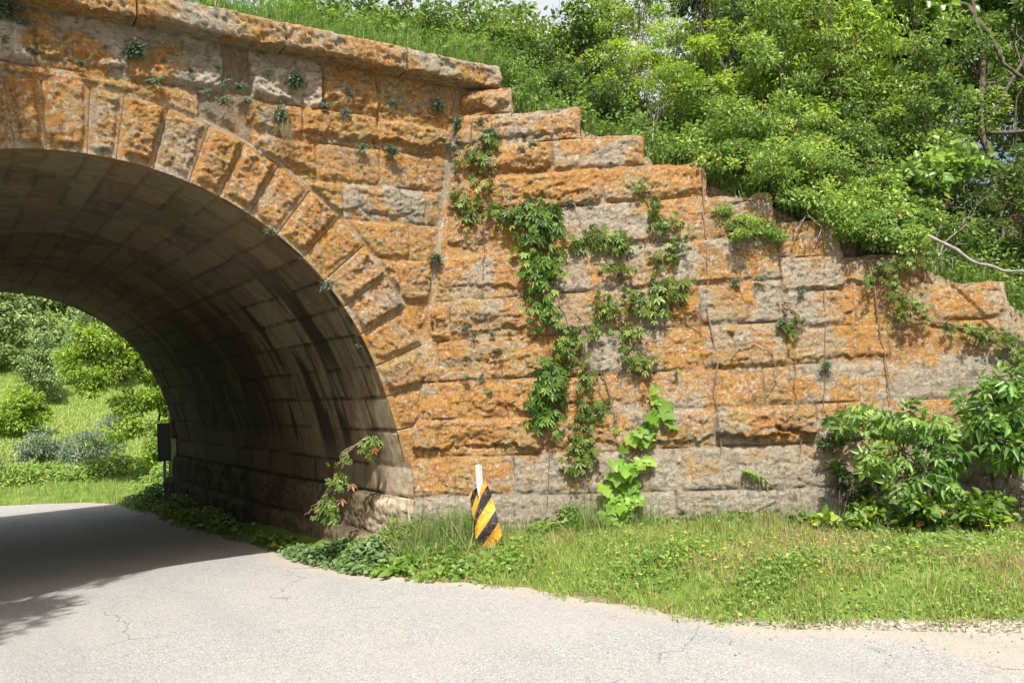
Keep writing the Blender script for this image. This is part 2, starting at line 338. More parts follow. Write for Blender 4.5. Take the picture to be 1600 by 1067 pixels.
def terrain(x, y):
    x = np.asarray(x, float); y = np.asarray(y, float)
    rz = road_z(y); dr = x-road_right(y); dl = road_left(y)-x
    out = np.maximum(dr, dl)
    verge = np.interp(y, [-30, -8, -3, 4, 11, 14, 24], [0.15, 0.05, 0.02, -.15, -.62, -.92, -1.05])
    z = rz+(verge-rz)*ss(0.0, 1.3, out) + (fbm(x*.7, y*.7, 3)-.5)*.10*ss(.1, 1.5, out)
    # far meadow and wooded hill
    m = ss(24, 40, y)
    hill = -1.05+np.clip(y-25, 0, 22)*.135+np.clip(y-47, 0, 90)*.42-np.clip(x, 0, 60)*.05
    z = np.where(y > 14, z*(1-m)+hill*m, z)
    ux = x-3.848; u = ux*WD[0]+y*WD[1]; d = ux*BK[0]+y*BK[1]+BAT*1.7
    for s in (1, -1):
        xx = x if s == 1 else 0.2-x
        ux = xx-3.848; u = ux*WD[0]+y*WD[1]; d = ux*BK[0]+y*BK[1]+BAT*1.7
        e = emb(u, d)
        far = 11.5-y
        e = np.where(far < .3, -.8+(e+.8)*ss(-9, .3, far), e)
        ins = (d > .14*e+.12) & (u > -9 if True else True)
        ins &= ~((xx < 4.05) & (y > -.5) & (y < 11.9)) & (xx > 3.75)
        ins &= ~((y < .35) & (u < .0))
        z = np.where(ins, np.maximum(z, e+(fbm(x*.9, y*.9, 5)-.5)*.25*ss(.4, 1.5, d-.14*e)), z)
    return z

# ------------------------------------------------------------------ rock faced masonry
def rock(u, v, blocks, seed, lich, bulge=1.0, dext=None, smooth=1.0):
    """displacement and colour mask of coursed quarry-faced stone. blocks: (u0,u1,v0,v1,H,style)"""
    D = np.full(u.shape, -.02); MR = np.full(u.shape, .5); MG = np.full(u.shape, .3); MB = np.full(u.shape, .6)
    wu = u+(fbm(u*2.2, v*2.2, seed+1, 3)-.5)*.05; wv = v+(fbm(u*1.7, v*2, seed+2, 3)-.5)*.035
    strata = ridge(u*2.3+v*.6, v*10.5, seed+3, 3)
    cv, csl, cd_ = cells(u*4.2+fbm(u*3, v*3, seed+8, 2)*.8, v*8.0, seed+4)
    cv2, csl2, _ = cells(u*13+3, v*19, seed+14)
    fine = fbm(u*13, v*17, seed+5, 4, .6); ffine = vn(u*38, v*44, seed+15); pit = fbm(u*20, v*27, seed+6, 3); edge = fbm(u*7, v*7, seed+7, 3)-.5; big = fbm(u*2.1, v*2.7, seed+9, 3)-.5
    for k, (u0, u1, v0, v1, H, sty) in enumerate(blocks):
        m = (wu >= u0) & (wu < u1) & (wv >= v0) & (wv < v1)
        if not m.any(): continue
        rr = np.random.default_rng(seed*1000+k*17+5)
        a = wu[m]; c = wv[m]; hh = v1-v0
        dist = [a-u0, u1-a, v1-c, c-v0]
        if dext is not None: dist.append(dext[m])
        dm = np.minimum.reduce(dist)
        ends = (a-u0, u1-a)
        sm = -np.log(sum(np.exp(-np.clip(q*(2.6 if i < 2 else 1), -.2, 2)*20) for i, q in enumerate(dist)))/20
        e = edge[m]
        fb = (c-v0)/hh
        H = H*bulge*.80
        p = H*(ss(.035, .095, sm+e*.06+.012) if 'd' in sty else ss(.0, .075, sm+e*.10+.012))
        if 'u' in sty:      # undercut: the lower part has spalled away
            p *= .22+.78*ss(.20, .30, fb+e*.42+(cv[m]-.5)*.10+rr.uniform(-.06, .06))
        if 'c' in sty:      # one big hollow
            cu = rr.uniform(.25, .75)*(u1-u0)+u0; cc = v0+hh*rr.uniform(.1, .38)
            p -= H*.95*np.exp(-(((a-cu)/(.30*(u1-u0)))**2+((c-cc)/(.22*hh))**2)**1.5)*(.8+e)
        amp = ss(.0, .06, dm)
        relief = (strata[m]-.55)*.022+(cv[m]-.5)*.018+csl[m]*.040+(cv2[m]-.5)*.009+csl2[m]*.022+(fine[m]-.5)*.024+(ffine[m]-.5)*.022-ss(.62, .70, pit[m])*.008+big[m]*.035
        d_ = .004+p+relief*(.30+.70*amp)*(.35+min(1, H/.06)*.65)*smooth
        if 'd' in sty: d_ = d_*(.25+.75*ss(.025, .06, dm))
        jn = (1-ss(.001, .009, dm))*ss(.28, .5, vn(a*3.1, c*3.1, seed+77))
        d_ = d_*(1-jn*.75)-.014*jn
        D[m] = d_
        rb = rr.uniform(-.08, .05)
        MR[m] = lich[m]+rb*.5+(.03 if H > .06 else 0)-.12*(strata[m] < .35)
        if 'b' in sty: MR[m] -= .16*ss(-.12, .12, big[m]+rr.uniform(-.1, .1))
        if 'B' in sty: MR[m] -= .30*ss(-.10, .05, big[m])+.05
        MG[m] = np.clip((big[m]*2.2+.62+(cv[m]-.5)*.5+(edge[m])*.8), .3, .95) if 'B' in sty else rr.uniform(.1, .5)
        MB[m] = np.clip(.55*jn+.75*ss(.62, .76, pit[m])+.5*ss(.35, .2, strata[m])*amp, 0, 1)
    return D, np.stack([MR, MG, MB], -1)
def courses(zs, u0, u1, seed, lo=.75, hi=1.55, H=(.015, .065), ucut=.45, sty0='', top=None):
    rr = np.random.default_rng(seed); out = []
    for i in range(len(zs)-1):
        u = u0-rr.uniform(0, .6)
        while u < u1:
            L = rr.uniform(lo, hi); h = rr.uniform(*H); s = sty0
            q = rr.random(); s += 'u' if q < ucut else ''; s += 'c' if rr.random() < .30 else ''
            if rr.random() < .22: h *= .35
            if rr.random() < .12: s += 'b'
            a, b_ = max(u, u0), min(u+L, u1)
            if b_-a > .18: out.append((a, b_, zs[i], zs[i+1], h, s))
            elif out and out[-1][2] == zs[i]: out[-1] = (out[-1][0], b_)+out[-1][2:]
            u += L
    return out
def surf(acc, us, vs, D, MK, pos, keep=None):
    U, V = np.meshgrid(us, vs, indexing='ij')
    P = pos(U, V, D)
    F = grid_faces(len(us), len(vs))
    if keep is not None:
        k = keep.ravel(); F = F[k[F].all(1)]
    acc.add(P.reshape(-1, 3), F, MK.reshape(-1, 3))

def build_wing(res, seed=11):
    """meshes of the wing wall: one masonry mesh + stepped capstones"""
    zA = [-.5, 0, .40, .87, 1.31, 1.76, 2.27, 2.76, 3.31, 3.85, 4.30, 4.72, 5.15, 5.50, 5.9]
    zB = [-.5, 0, .40, .89, 1.32, 1.77, 2.18, 2.60, 3.03, 3.45, 3.84, 4.3]
    bl = courses(zA, -.6, 4.36, seed)+courses(zB, 4.36, 9.2, seed+1)
    # stones the photograph shows plainly
    def put(u0, u1, z0, z1, H, s):
        nonlocal bl
        nb = []
        for b in bl:
            if b[0] < u1-.02 and b[1] > u0+.02 and b[2] < z1-.02 and b[3] > z0+.02:
                if b[0] < u0-.02: nb.append((b[0], u0)+b[2:])
                if b[1] > u1+.02: nb.append((u1, b[1])+b[2:])
            else: nb.append(b)
        bl = nb+[(u0, u1, z0, z1, H, s)]
    for a in [(-.6, .27, .87, 1.31, .13, 'u'), (.27, 1.5, .87, 1.31, .10, 'uc'), (1.5, 2.35, .87, 1.31, .06, 'u'), (-.6, .62, 1.31, 1.76, .04, ''), (.62, 2.0, 1.31, 1.76, .06, 'u'),
              (-.6, .42, 2.27, 2.76, .12, 'c'), (.42, 1.6, 2.27, 2.76, .09, 'uc'), (1.6, 2.6, 2.27, 2.76, .05, ''), (-.6, .25, 1.76, 2.27, .05, ''), (.25, 1.6, 1.76, 2.27, .06, 'c'),
              (-.6, 1.45, 2.76, 3.31, .06, 'u'), (1.45, 2.6, 2.76, 3.31, .04, 'b'), (2.6, 4.36, 2.76, 3.31, .05, 'b'),
              (1.25, 2.9, 3.31, 3.85, .05, 'b'), (2.9, 4.36, 3.31, 3.85, .04, ''),
              (-.6, .55, 3.85, 4.30, .05, 'u'), (.55, 2.35, 3.85, 4.30, .10, 'c'), (2.35, 3.6, 3.85, 4.30, .06, ''),
              (-.6, .62, 4.30, 4.72, .08, 'u'), (.62, 1.75, 4.30, 4.72, .11, 'uc'), (1.75, 2.88, 4.30, 4.72, .06, 'b'),
              (-.6, .72, 4.72, 5.15, .09, 'u'), (.72, 2.12, 4.72, 5.15, .07, 'u'), (.45, 1.25, 5.15, 5.50, .12, 'uc'),
              (-.6, 1.15, .40, .87, .03, ''), (1.15, 2.7, .40, .87, .03, 'b'), (2.7, 3.55, .40, .87, .03, 'b'), (3.55, 4.75, .40, .87, .035, 'b'),
              (2.35, 3.5, .87, 1.31, .07, 'u'), (3.5, 4.6, .89, 1.32, .15, 'ub'), (4.6, 5.6, .89, 1.32, .05, 'b'),
              (3.4, 4.36, 2.27, 2.76, .05, 'b'), (5.98, 6.77, 2.18, 2.60, .04, ''), (5.08, 5.98, 2.60, 3.03, .06, 'u')]:
        put(*a)
    def lich(U, V):
        t = .62+(fbm(U*1.3, V*1.5, seed+31, 4)-.5)*.50
        t = t-.20*ss(1.0, .45, V+(fbm(U*1.5, V*2, seed+5, 2)-.5)*.5)-.16*ss(.5, .3, V)
        t = t-.12*ss(3.9, 5.6, U)*ss(2.4, 1.2, V)-.10*ss(4.6, 5.3, V)-.08*ss(5.8, 6.6, U)
        return t-.16*np.exp(-(((U-3.0)/.9)**2+((V-3.1)/.8)**2))
    body = Acc(); caps = []
    def warp(U, V, i, ue, zt, zn):
        et = .012+.060*ss(.35, .75, fbm(U*4.5, U*0+i*3, seed+60, 3))+.05*ss(.10, 0, ue-U)*vn(U*0+i, U*0, 5)
        eu = .055*ss(.35, .8, fbm(V*5, V*0+i*5, seed+61, 3))
        q = .35 if i < 3 else (.6 if i == 3 else (.3 if i == 7 else .9))
        return U-q*eu*ss(.14, 0, ue-U)*ss(zn, zn+.05, V), V-q*et*ss(.13, 0, zt-V)
    u_prev = -.6
    for i, (ue, zt) in enumerate(STEPS):
        zn = STEPS[i+1][1] if i+1 < len(STEPS) else 0.4
        n = max(3, int((ue-u_prev)/res)+1); us = np.linspace(u_prev, ue, n)
        split = zn                                   # the capstone is the course above the next step's top
        for (z0, z1, cap) in ((-.5, split, 0), (split, zt, 1)):
            vs = np.linspace(z0, z1, max(3, int((z1-z0)/res)+1)); U, V = np.meshgrid(us, vs, indexing='ij')
            if cap: dext = np.minimum(zt-V, ue-U)*1.0
            else: dext = np.minimum(1.0+0*U, zt-V)
            dext = np.minimum(dext, np.maximum(U-.149*(V-1.7)-.03, .15*0))
            dext = np.minimum(dext, 1.0)
            D, MK = rock(U, V, bl, seed, lich(U, V), dext=dext)
            acc = body if not cap else Acc()
            dc = U-.149*(V-1.7); mo = ss(.065, .02, dc+(fbm(U*9, V*9, 4)-.5)*.09)*.7; MK[..., 0] -= .2*mo; MK[..., 2] *= 1-mo; MK[..., 1] = np.maximum(MK[..., 1]*(1-mo), mo*.95); D = D*(1-mo)+.012*mo
            Uw, Vw = warp(U, V, i, ue, zt, zn); Pq = wing(U, V, 0); surf(acc, us, vs, D, MK, (lambda a, b, c: wing(Uw, Vw, c)) if cap else wing, (Pq[..., 1] < .03) & (Pq[..., 0] > 3.632))
            if cap:
                # top and free end, returned back into the bank
                dd = np.concatenate([[0], np.linspace(.012, .75, int(.75/(res*2)))])
                U2, W2 = np.meshgrid(us, dd, indexing='ij')
                top = D[:, -1][:, None]*np.exp(-W2/.03); Ut, Zt = warp(U2, np.full(U2.shape, zt), i, ue, zt, zn); zt2 = Zt*np.exp(-W2/.25)+(zt-.015)*(1-np.exp(-W2/.25))+(fbm(U2*5, W2*5, seed+40+i, 4)-.5)*.06*ss(0, .05, W2)
                P = wing(Ut, Zt, top-W2); P[..., 2] = zt2
                mk = np.stack([.62+(fbm(U2*3, W2*3, seed+41)-.5)*.5, np.full(U2.shape, .3), np.zeros(U2.shape)], -1)
                acc.add(P.reshape(-1, 3), grid_faces(len(us), len(dd)), mk.reshape(-1, 3))
                V2, W2 = np.meshgrid(vs, dd, indexing='ij')
                side = D[-1, :][:, None]*np.exp(-W2/.03)
                Us, Vs = warp(np.full(V2.shape, ue), V2, i, ue, zt, zn)
                P = wing(Us+(fbm(V2*6, W2*6, seed+50+i, 4)-.5)*.05*ss(0, .05, W2)*ss(0, .04, zt-V2), Vs, side-W2)
                mk = np.stack([.55+(fbm(V2*3, W2*3, seed+42)-.5)*.5, np.full(V2.shape, .3), np.zeros(V2.shape)], -1)
                acc.add(P.reshape(-1, 3), grid_faces(len(vs), len(dd))[:, ::-1], mk.reshape(-1, 3))
                caps.append(acc)
        u_prev = ue
    return body, caps

RES = .0155
def spandrel_meshes(res, x0, x1, seed):
    zs = [0, .40, .87, 1.31, 1.83, 2.29, 2.75, 3.28, 3.72, 4.15, 4.60, 4.98, 5.56]
    sg = 1 if x1 > .2 else -1
    bl = courses(zs[:-1], x0, x1, seed, H=(.035, .085), ucut=.6)
    bl += courses(zs[-2:], x0, x1, seed+3, lo=.7, hi=1.15, H=(.05, .12), ucut=.3, sty0='B')
    if sg == 1:
        bl = [b for b in bl if not (b[1] > 1.9 and b[2] > 4.1)]
        bl += [(1.9, 2.75, 4.98, 5.56, .11, 'Bc'), (2.75, 3.45, 4.98, 5.56, .09, 'u'), (3.45, 4.9, 4.98, 5.56, .08, 'uc'),
               (1.9, 2.5, 4.60, 4.98, .07, 'u'), (2.5, 3.45, 4.60, 4.98, .10, 'u'), (3.45, 4.9, 4.60, 4.98, .13, 'u'),
               (1.9, 2.65, 4.15, 4.60, .07, 'uc'), (2.65, 3.45, 4.15, 4.60, .04, ''), (3.45, 4.9, 4.15, 4.60, .03, '')]
    us = np.arange(x0, x1+res, res); vs = np.arange(0, 5.60, res); U, V = np.meshgrid(us, vs, indexing='ij')
    r = np.hypot(U-AC[0], V-AC[1]); phi = np.degrees(np.arctan2(V-AC[1], U-AC[0]))
    xc = 3.848+.2037*(V-1.7)
    dring = r-4.10
    dcor = xc-(U if sg == 1 else .2-U)
    D, MK = rock(U, V, bl, seed, .62+(fbm(U*1.5, V*1.5, seed+3, 3)-.5)*.30, dext=np.minimum(np.clip(dring*1.6+.012, 0, 1), np.clip(dcor-.015, 0, 1)))
    keep = (r > (4.07 if sg == 1 else 4.03)) & (V > AC[1]-.2)
    D = D*(1-.75*ss(5.28, 5.46, V))
    # mortar smeared up the re-entrant corner
    mort = ss(.085, .035, dcor+(fbm(U*9, V*9, 4)-.5)*.09)*.7; mr = ss(.030, .012, np.abs(dring-.008)+(fbm(U*14, V*14, 6)-.5)*.02)
    mort = np.maximum(mort, mr*.8); MK[..., 0] -= .20*mort; MK[..., 2] *= 1-mort; MK[..., 1] = np.maximum(MK[..., 1]*(1-mort), mort*.95)
    D = D*(1-mort)+.012*mort
    a = Acc(); surf(a, us, vs, D, MK, lambda U, V, D: np.stack([U, -D, V], -1), keep)
    if sg == -1: pass
    return a
PHJ = [0, 7.5, 14.5, 21, 28, 34.3, 40.6, 46.6, 52.9, 59, 65, 70.6, 76.7, 82.6, 87.0]
PHJ = PHJ+[180-p for p in reversed(PHJ)]
VH = {0: .03, 1: .05, 2: .10, 3: .05, 4: .12, 5: .13, 6: .04, 7: .09, 8: .05, 9: .13, 10: .10, 11: .08, 12: .12, 13: .07, 14: .06, 15: .12, 16: .08}
def voussoir_mesh(k, res):
    p0, p1 = PHJ[k], PHJ[k+1]; seed = 300+k
    key = k == 14
    r1 = 4.10
    ns = int(np.radians(p1-p0)*3.9/res)+2; nr = int(.72/res)+2
    ph = np.linspace(p0+.02, p1-.02, ns); T = np.linspace(0, 1, nr)
    PH, TT = np.meshgrid(ph, T, indexing='ij'); r0 = intr(PH); topr = np.full(PH.shape, r1)
    if key: topr = (4.98-AC[1])/np.sin(np.radians(PH))
    Rr = r0+(topr-r0)*TT; U = np.radians(PH)*3.75; V = Rr
    H = .78*VH.get(k, .05+.06*np.random.default_rng(k).random())
    sty = 'dc' if k in (9, 5, 4, 11) else 'd'
    bl = [(math.radians(p0)*3.75-.02, math.radians(p1)*3.75+.02, 3.36, 5.4, H, sty)]
    d_ = np.minimum.reduce([np.radians(PH-p0)*Rr, np.radians(p1-PH)*Rr, Rr-r0, topr-Rr+.02])
    D, MK = rock(U, V, bl, seed, .62+(fbm(U*1.6, V*1.6, seed+3, 3)-.5)*.30-.12*ss(.10, .02, Rr-r0)*ss(30, 50, PH), dext=d_)
    D = np.maximum(D, .004)-.014*ss(.012, .004, np.minimum(np.radians(PH-p0)*Rr, np.radians(p1-PH)*Rr)); jm = .6*ss(.030, .010, np.minimum(np.radians(PH-p0)*Rr, np.radians(p1-PH)*Rr)); MK[..., 2] *= 1-jm; MK[..., 0] -= .12*jm
    MK[..., 1] = np.where((Rr-r0 < .02+.12*fbm(U*6, V*6, 9)) & (PH > 28), .75, MK[..., 1])
    a = Acc(); x = AC[0]+Rr*np.cos(np.radians(PH)); z = AC[1]+Rr*np.sin(np.radians(PH))
    P = np.stack([x, -D-.006, z], -1); a.add(P.reshape(-1, 3), grid_faces(ns, nr)[:, ::-1], MK.reshape(-1, 3))
    # returns into the wall
    for e, fl in ((P[0, :], 0), (P[-1, :], 1), (P[:, 0], 1), (P[:, -1], 0)):
        b = e.copy(); b[:, 1] = .14
        n = len(e); F = np.array([(i, i+1, n+i+1, n+i) for i in range(n-1)])
        a.add(np.concatenate([e, b]), F if fl else F[:, ::-1], (.6, .3, .2))
    return a
def vault_mesh(rs, ry):
    seed = 77; L = 11.67
    ph = np.arange(0, 180.01, math.degrees(rs/3.45))
    zz = np.arange(-1.1, .76, rs)
    # arc coordinate s: 0 at right springing
    prof = [(3.635, z, z-.76, 0.0) for z in zz] + [(AC[0]+intr(p)*math.cos(R8(p)), AC[1]+intr(p)*math.sin(R8(p)), R8(p)*3.45, p) for p in ph] + [(.2-3.635, z, math.pi*3.45+.76-z, 180.0) for z in zz[::-1]]
    prof = np.array(prof); S = prof[:, 2]; X = prof[:, 0]; Z = prof[:, 1]; PHI = prof[:, 3]
    T = np.gradient(np.stack([X, Z], 1), axis=0); T /= np.linalg.norm(T, axis=1)[:, None]; N = np.stack([-T[:, 1], T[:, 0]], 1)
    ys = np.concatenate([np.arange(0, 4, ry), np.arange(4, L, ry*1.6), [L]])
    cs = [-1.5, -1.16, -.76, -.36]+[R8(p)*3.45 for p in PHJ]+[math.pi*3.45+k for k in (.36, .76, 1.16, 1.5)]
    rr = np.random.default_rng(5); Sg, Yg = np.meshgrid(S, ys, indexing='ij')
    wS = Sg+(fbm(Yg*1.3, Sg*1.3, seed, 3)-.5)*.03
    S2D = lambda q: math.degrees(q/3.45)
    D = np.full(Sg.shape, -.015); G = np.full(Sg.shape, .5); Bm = np.full(Sg.shape, .8)
    for i in range(len(cs)-1):
        y = -rr.uniform(0, .9)
        while y < L:
            l = rr.uniform(.65, 1.35); y2 = min(y+l, L+.1)
            m = (wS >= cs[i]) & (wS < cs[i+1]) & (Yg >= y) & (Yg < y2)
            if m.any():
                dm = np.minimum.reduce([wS[m]-cs[i], cs[i+1]-wS[m], Yg[m]-y, y2-Yg[m]])
                j = 1-ss(.004, .022+.02*rr.random(), dm+(fbm(Yg[m]*9, Sg[m]*9, 3, 2)-.5)*.02)
                j = j*ss(.15, .45, vn(Yg[m]*2.3, Sg[m]*2.3, 91)); D[m] = rr.uniform(-.006, .010)*ss(0, .05, dm)-.016*j; G[m] = rr.random(); Bm[m] = j*(.45+.55*ss(60, 35, min(S2D(.5*(cs[i]+cs[i+1])), 180-S2D(.5*(cs[i]+cs[i+1])))))
            y = y2
    D += (fbm(Sg*4, Yg*4, seed+2)-.5)*.02+(fbm(Sg*20, Yg*20, seed+3)-.5)*.008
    PG = np.repeat(PHI[:, None], len(ys), 1); ae = np.where(PG > 90, 180-PG, PG)
    st = fbm(Yg*2.6, Sg*.35, seed+5, 4, .6)
    low = ss(72, 30, ae)*ss(2, 14, ae+6)
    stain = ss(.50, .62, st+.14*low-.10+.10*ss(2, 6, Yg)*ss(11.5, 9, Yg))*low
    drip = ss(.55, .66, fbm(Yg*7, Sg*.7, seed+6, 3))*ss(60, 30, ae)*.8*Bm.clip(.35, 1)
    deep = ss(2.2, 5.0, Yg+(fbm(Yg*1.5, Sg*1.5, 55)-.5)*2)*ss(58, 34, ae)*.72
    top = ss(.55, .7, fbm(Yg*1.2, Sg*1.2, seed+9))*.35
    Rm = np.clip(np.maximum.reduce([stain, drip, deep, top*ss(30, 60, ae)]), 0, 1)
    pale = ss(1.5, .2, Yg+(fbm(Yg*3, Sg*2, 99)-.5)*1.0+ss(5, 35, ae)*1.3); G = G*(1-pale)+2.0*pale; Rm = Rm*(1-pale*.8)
    P = np.stack([X[:, None]+N[:, 0][:, None]*D*1.0, Yg, Z[:, None]+N[:, 1][:, None]*D], -1)
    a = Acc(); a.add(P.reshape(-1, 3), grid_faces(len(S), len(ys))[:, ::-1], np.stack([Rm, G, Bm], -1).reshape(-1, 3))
    lo = prof[:, 1] < .86
    for sel in (lo & (X > 0),):
        yj = np.array([-.17, -.12, -.06, 0]); Dj = D[sel][:, :1]*np.ones(4)
        P = np.stack([X[sel][:, None]+N[sel, 0][:, None]*Dj, yj[None, :]+0*Dj, Z[sel][:, None]+N[sel, 1][:, None]*Dj], -1)
        a.add(P.reshape(-1, 3), grid_faces(int(sel.sum()), 4)[:, ::-1], np.stack([Dj*0, Dj*0+2.0, Dj*0], -1).reshape(-1, 3))
    return a
def plinth_mesh(xp, z0, z1, depth, seed, H, side=1, res=.03):
    ys = np.arange(-.13, 11.7, res); vs = np.arange(z0, z1+.001, res)
    U, V = np.meshgrid(ys, vs, indexing='ij'); bl = courses([z0-.02, z1+.02], -.1, 11.8, seed, lo=.9, hi=1.7, H=H, ucut=.2)
    D, MK = rock(U, V, bl, seed, np.full(U.shape, .15), dext=np.clip(z1-V, 0, 1))
    sx = (lambda x: x) if side == 1 else (lambda x: .2-x)
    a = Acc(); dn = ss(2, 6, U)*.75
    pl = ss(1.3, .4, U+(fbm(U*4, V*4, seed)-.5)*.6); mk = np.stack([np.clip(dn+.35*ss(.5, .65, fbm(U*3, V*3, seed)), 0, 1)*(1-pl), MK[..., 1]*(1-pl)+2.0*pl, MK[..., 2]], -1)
    a.add(np.stack([sx(xp-D), U, V], -1).reshape(-1, 3), grid_faces(len(ys), len(vs))[:, ::side], mk.reshape(-1, 3))
    dd = np.array([0, .03, .08, depth]); U2, W2 = np.meshgrid(ys, dd, indexing='ij')
    P = np.stack([sx(xp-D[:, -1][:, None]*np.exp(-W2/.04)+W2), U2, z1+(fbm(U2*4, W2*4, seed)-.5)*.03*ss(0, .03, W2)], -1)
    m2 = np.repeat(mk[:, -1][:, None, :], 4, 1)
    a.add(P.reshape(-1, 3), grid_faces(len(ys), 4)[:, ::side], m2.reshape(-1, 3))
    # end facing the road
    V3, W3 = np.meshgrid(vs, np.array([0, .05, depth]), indexing='ij')
    P = np.stack([sx(xp-D[0, :][:, None]*np.exp(-W3/.04)+W3), -.13-(fbm(V3*7, W3*7, seed)-.3)*.05, V3], -1)
    a.add(P.reshape(-1, 3), grid_faces(len(vs), 3)[:, ::-side], (.05, 2.0, .1))
    return a
def coping_mesh(x0, x1, k):
    prof = np.array([(.40, 5.55), (.2, 5.55), (.05, 5.55), (-.15, 5.55), (-.27, 5.552), (-.292, 5.565), (-.295, 5.61), (-.295, 5.67), (-.295, 5.73), (-.29, 5.78), (-.27, 5.81), (-.2, 5.83), (0, 5.84), (.15, 5.84), (.5, 5.84)])
    t = np.concatenate([[0], np.cumsum(np.hypot(*np.diff(prof, axis=0).T))]); tt = np.arange(0, t[-1], .017)
    py = np.interp(tt, t, prof[:, 0]); pz = np.interp(tt, t, prof[:, 1])
    xs = np.arange(x0+.004, x1-.003, .0175); X, Tt = np.meshgrid(xs, tt, indexing='ij')
    T = np.gradient(np.stack([py, pz], 1), axis=0); T /= np.linalg.norm(T, axis=1)[:, None]; N = np.stack([-T[:, 1], T[:, 0]], 1)*-1
    N = np.where((N[:, :1]*0+1) > 0, N, N)
    de = np.minimum(X-x0, x1-X)
    front = ss(.55, .70, Tt)*ss(1.30, 1.02, Tt)
    s = 900+k*3
    D = ((fbm(X*4, Tt*4+k*5, s)-.5)*.045+(cells(X*7, Tt*9+k, s)[0]-.5)*.022+(fbm(X*22, Tt*22, s+1)-.5)*.050+(vn(X*40, Tt*40, s+7)-.5)*.02-ss(.56, .70, fbm(X*9, Tt*12, s+2))*.022)*(.15+.85*front)-.02*(1-ss(0, .05, de))
    P = np.stack([X, py[None, :]-D*np.abs(N[None, :, 0])*np.sign(.1-py)[None, :].clip(-1, 1), pz[None, :]+D*N[None, :, 1]*.6], -1)
    lich = .55+(fbm(X*1.5, Tt*1.5, s+5)-.5)*.5-.35*ss(.5, .3, Tt)
    mk = np.stack([lich, np.full(X.shape, .25), np.clip(1-ss(0, .012, de)+.7*ss(.6, .74, fbm(X*12, Tt*16, s+2)), 0, 1)], -1)
    a = Acc(); a.add(P.reshape(-1, 3), grid_faces(len(xs), len(tt))[:, ::-1], mk.reshape(-1, 3))
    for e in (P[0], P[-1]):     # close the ends
        c = e.mean(0); n = len(e); a.add(np.concatenate([e, [c]]), np.array([(i, i+1, n) for i in range(n-1)]), (.5, .3, .5))
    return a

# bridge
bridge = tag(empty('stone_arch_bridge', (0.1, 0, 0)), 'orange lichen-covered stone arch bridge spanning the road, with a shaded vault', 'bridge', None, 'thing')
def bpart(name, acc, mat, label=None):
    o = link(name, acc.mesh(name, M[mat], 'mask', origin=(0.1, 0, 0)), bridge)
    if label: o['label'] = label
    return o
bpart('spandrel_wall', spandrel_meshes(RES, -1.3, 4.85, 40), 'stone')
bpart('spandrel_wall', spandrel_meshes(.03, -4.75, -1.3, 41), 'stone')
for k in range(len(PHJ)-1):
    bpart('voussoir', voussoir_mesh(k, RES if k < 18 else .035), 'stone')
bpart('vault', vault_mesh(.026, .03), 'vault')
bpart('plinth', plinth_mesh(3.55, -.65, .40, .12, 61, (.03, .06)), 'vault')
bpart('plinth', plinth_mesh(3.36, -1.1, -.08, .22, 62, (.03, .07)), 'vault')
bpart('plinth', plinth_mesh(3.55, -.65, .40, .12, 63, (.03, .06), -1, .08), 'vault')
cx = [-4.9, -3.6, -2.2, -.75, .72, 2.24, 3.75, 5.12]
for i in range(len(cx)-1): bpart('coping_stone', coping_mesh(cx[i], cx[i+1], i), 'stone')
# far portal
us = np.arange(-4.8, 5.0, .1); vs = np.arange(-1.3, 5.8, .1); U, V = np.meshgrid(us, vs, indexing='ij')
rr_ = np.hypot(U-AC[0], np.maximum(V-AC[1], 0)); a = Acc()
surf(a, us, vs, U*0, np.stack([U*0+.5, U*0+.3, U*0], -1), lambda U, V, D: np.stack([U, D+11.68+(fbm(U*3, V*3, 8)-.5)*.06, V], -1), rr_ > 3.40)
bpart('far_portal_wall', a, 'stone')
# wing walls
def wing_obj(res, mirror, label):
    body, caps = build_wing(res)
    root = tag(empty('wing_wall', (0, 0, 0)), label, 'wall', None, 'thing')
    b0 = wing(3.4, 0.0)
    root.location = (b0[0], b0[1], 0)
    link('masonry', body.mesh('masonry', M['stone'], 'mask', origin=(b0[0], b0[1], 0)), root)
    for c in caps[:7 if True else 0]+caps[7:]:
        link('capstone', c.mesh('capstone', M['stone'], 'mask', origin=(b0[0], b0[1], 0)), root)
    if mirror:
        root.location = (.2-b0[0], b0[1], 0); root.scale = (-1, 1, 1)
    return root
wing_obj(RES, False, 'stepped rusticated wing wall of coursed orange stone, hung with vines, right of the arch')
wing_obj(.06, True, 'stepped stone wing wall on the far left side of the road, beyond the arch')

# ------------------------------------------------------------------ ground, road
def axis(lo, hi, c0, c1, fine, grow):
    v = list(np.arange(c0, c1, fine)); s = fine
    a = c1
    while a < hi: v.append(a); s *= grow; a += s
    v.append(hi); s = fine; a = c0-fine; l = []
    while a > lo: l.append(a); s *= grow; a -= s
    l.append(lo); return np.array(l[::-1]+v)
gx = axis(-260, 300, -4, 12, .11, 1.05); gy = axis(-120, 420, -11, 20, .13, 1.04)
X, Y = np.meshgrid(gx, gy, indexing='ij'); Z = terrain(X, Y)
dr = X-road_right(Y); turf = ss(.0, .35, dr+(fbm(X*1.3, Y*1.3, 4)-.5)*.5)+ss(.1, .5, road_left(Y)-X)
shoulder = ss(.6, .05, dr)*ss(-4.4, -6.0, Y+(fbm(X, Y, 7)-.5)*1.5)+ss(-.2, .05, dr)*ss(.35, .1, dr)*.4
turf = turf*(1-ss(.3, .6, fbm(X*1.6, Y*1.6, 12))*.25)*(1-.9*ss(.4, .6, shoulder))
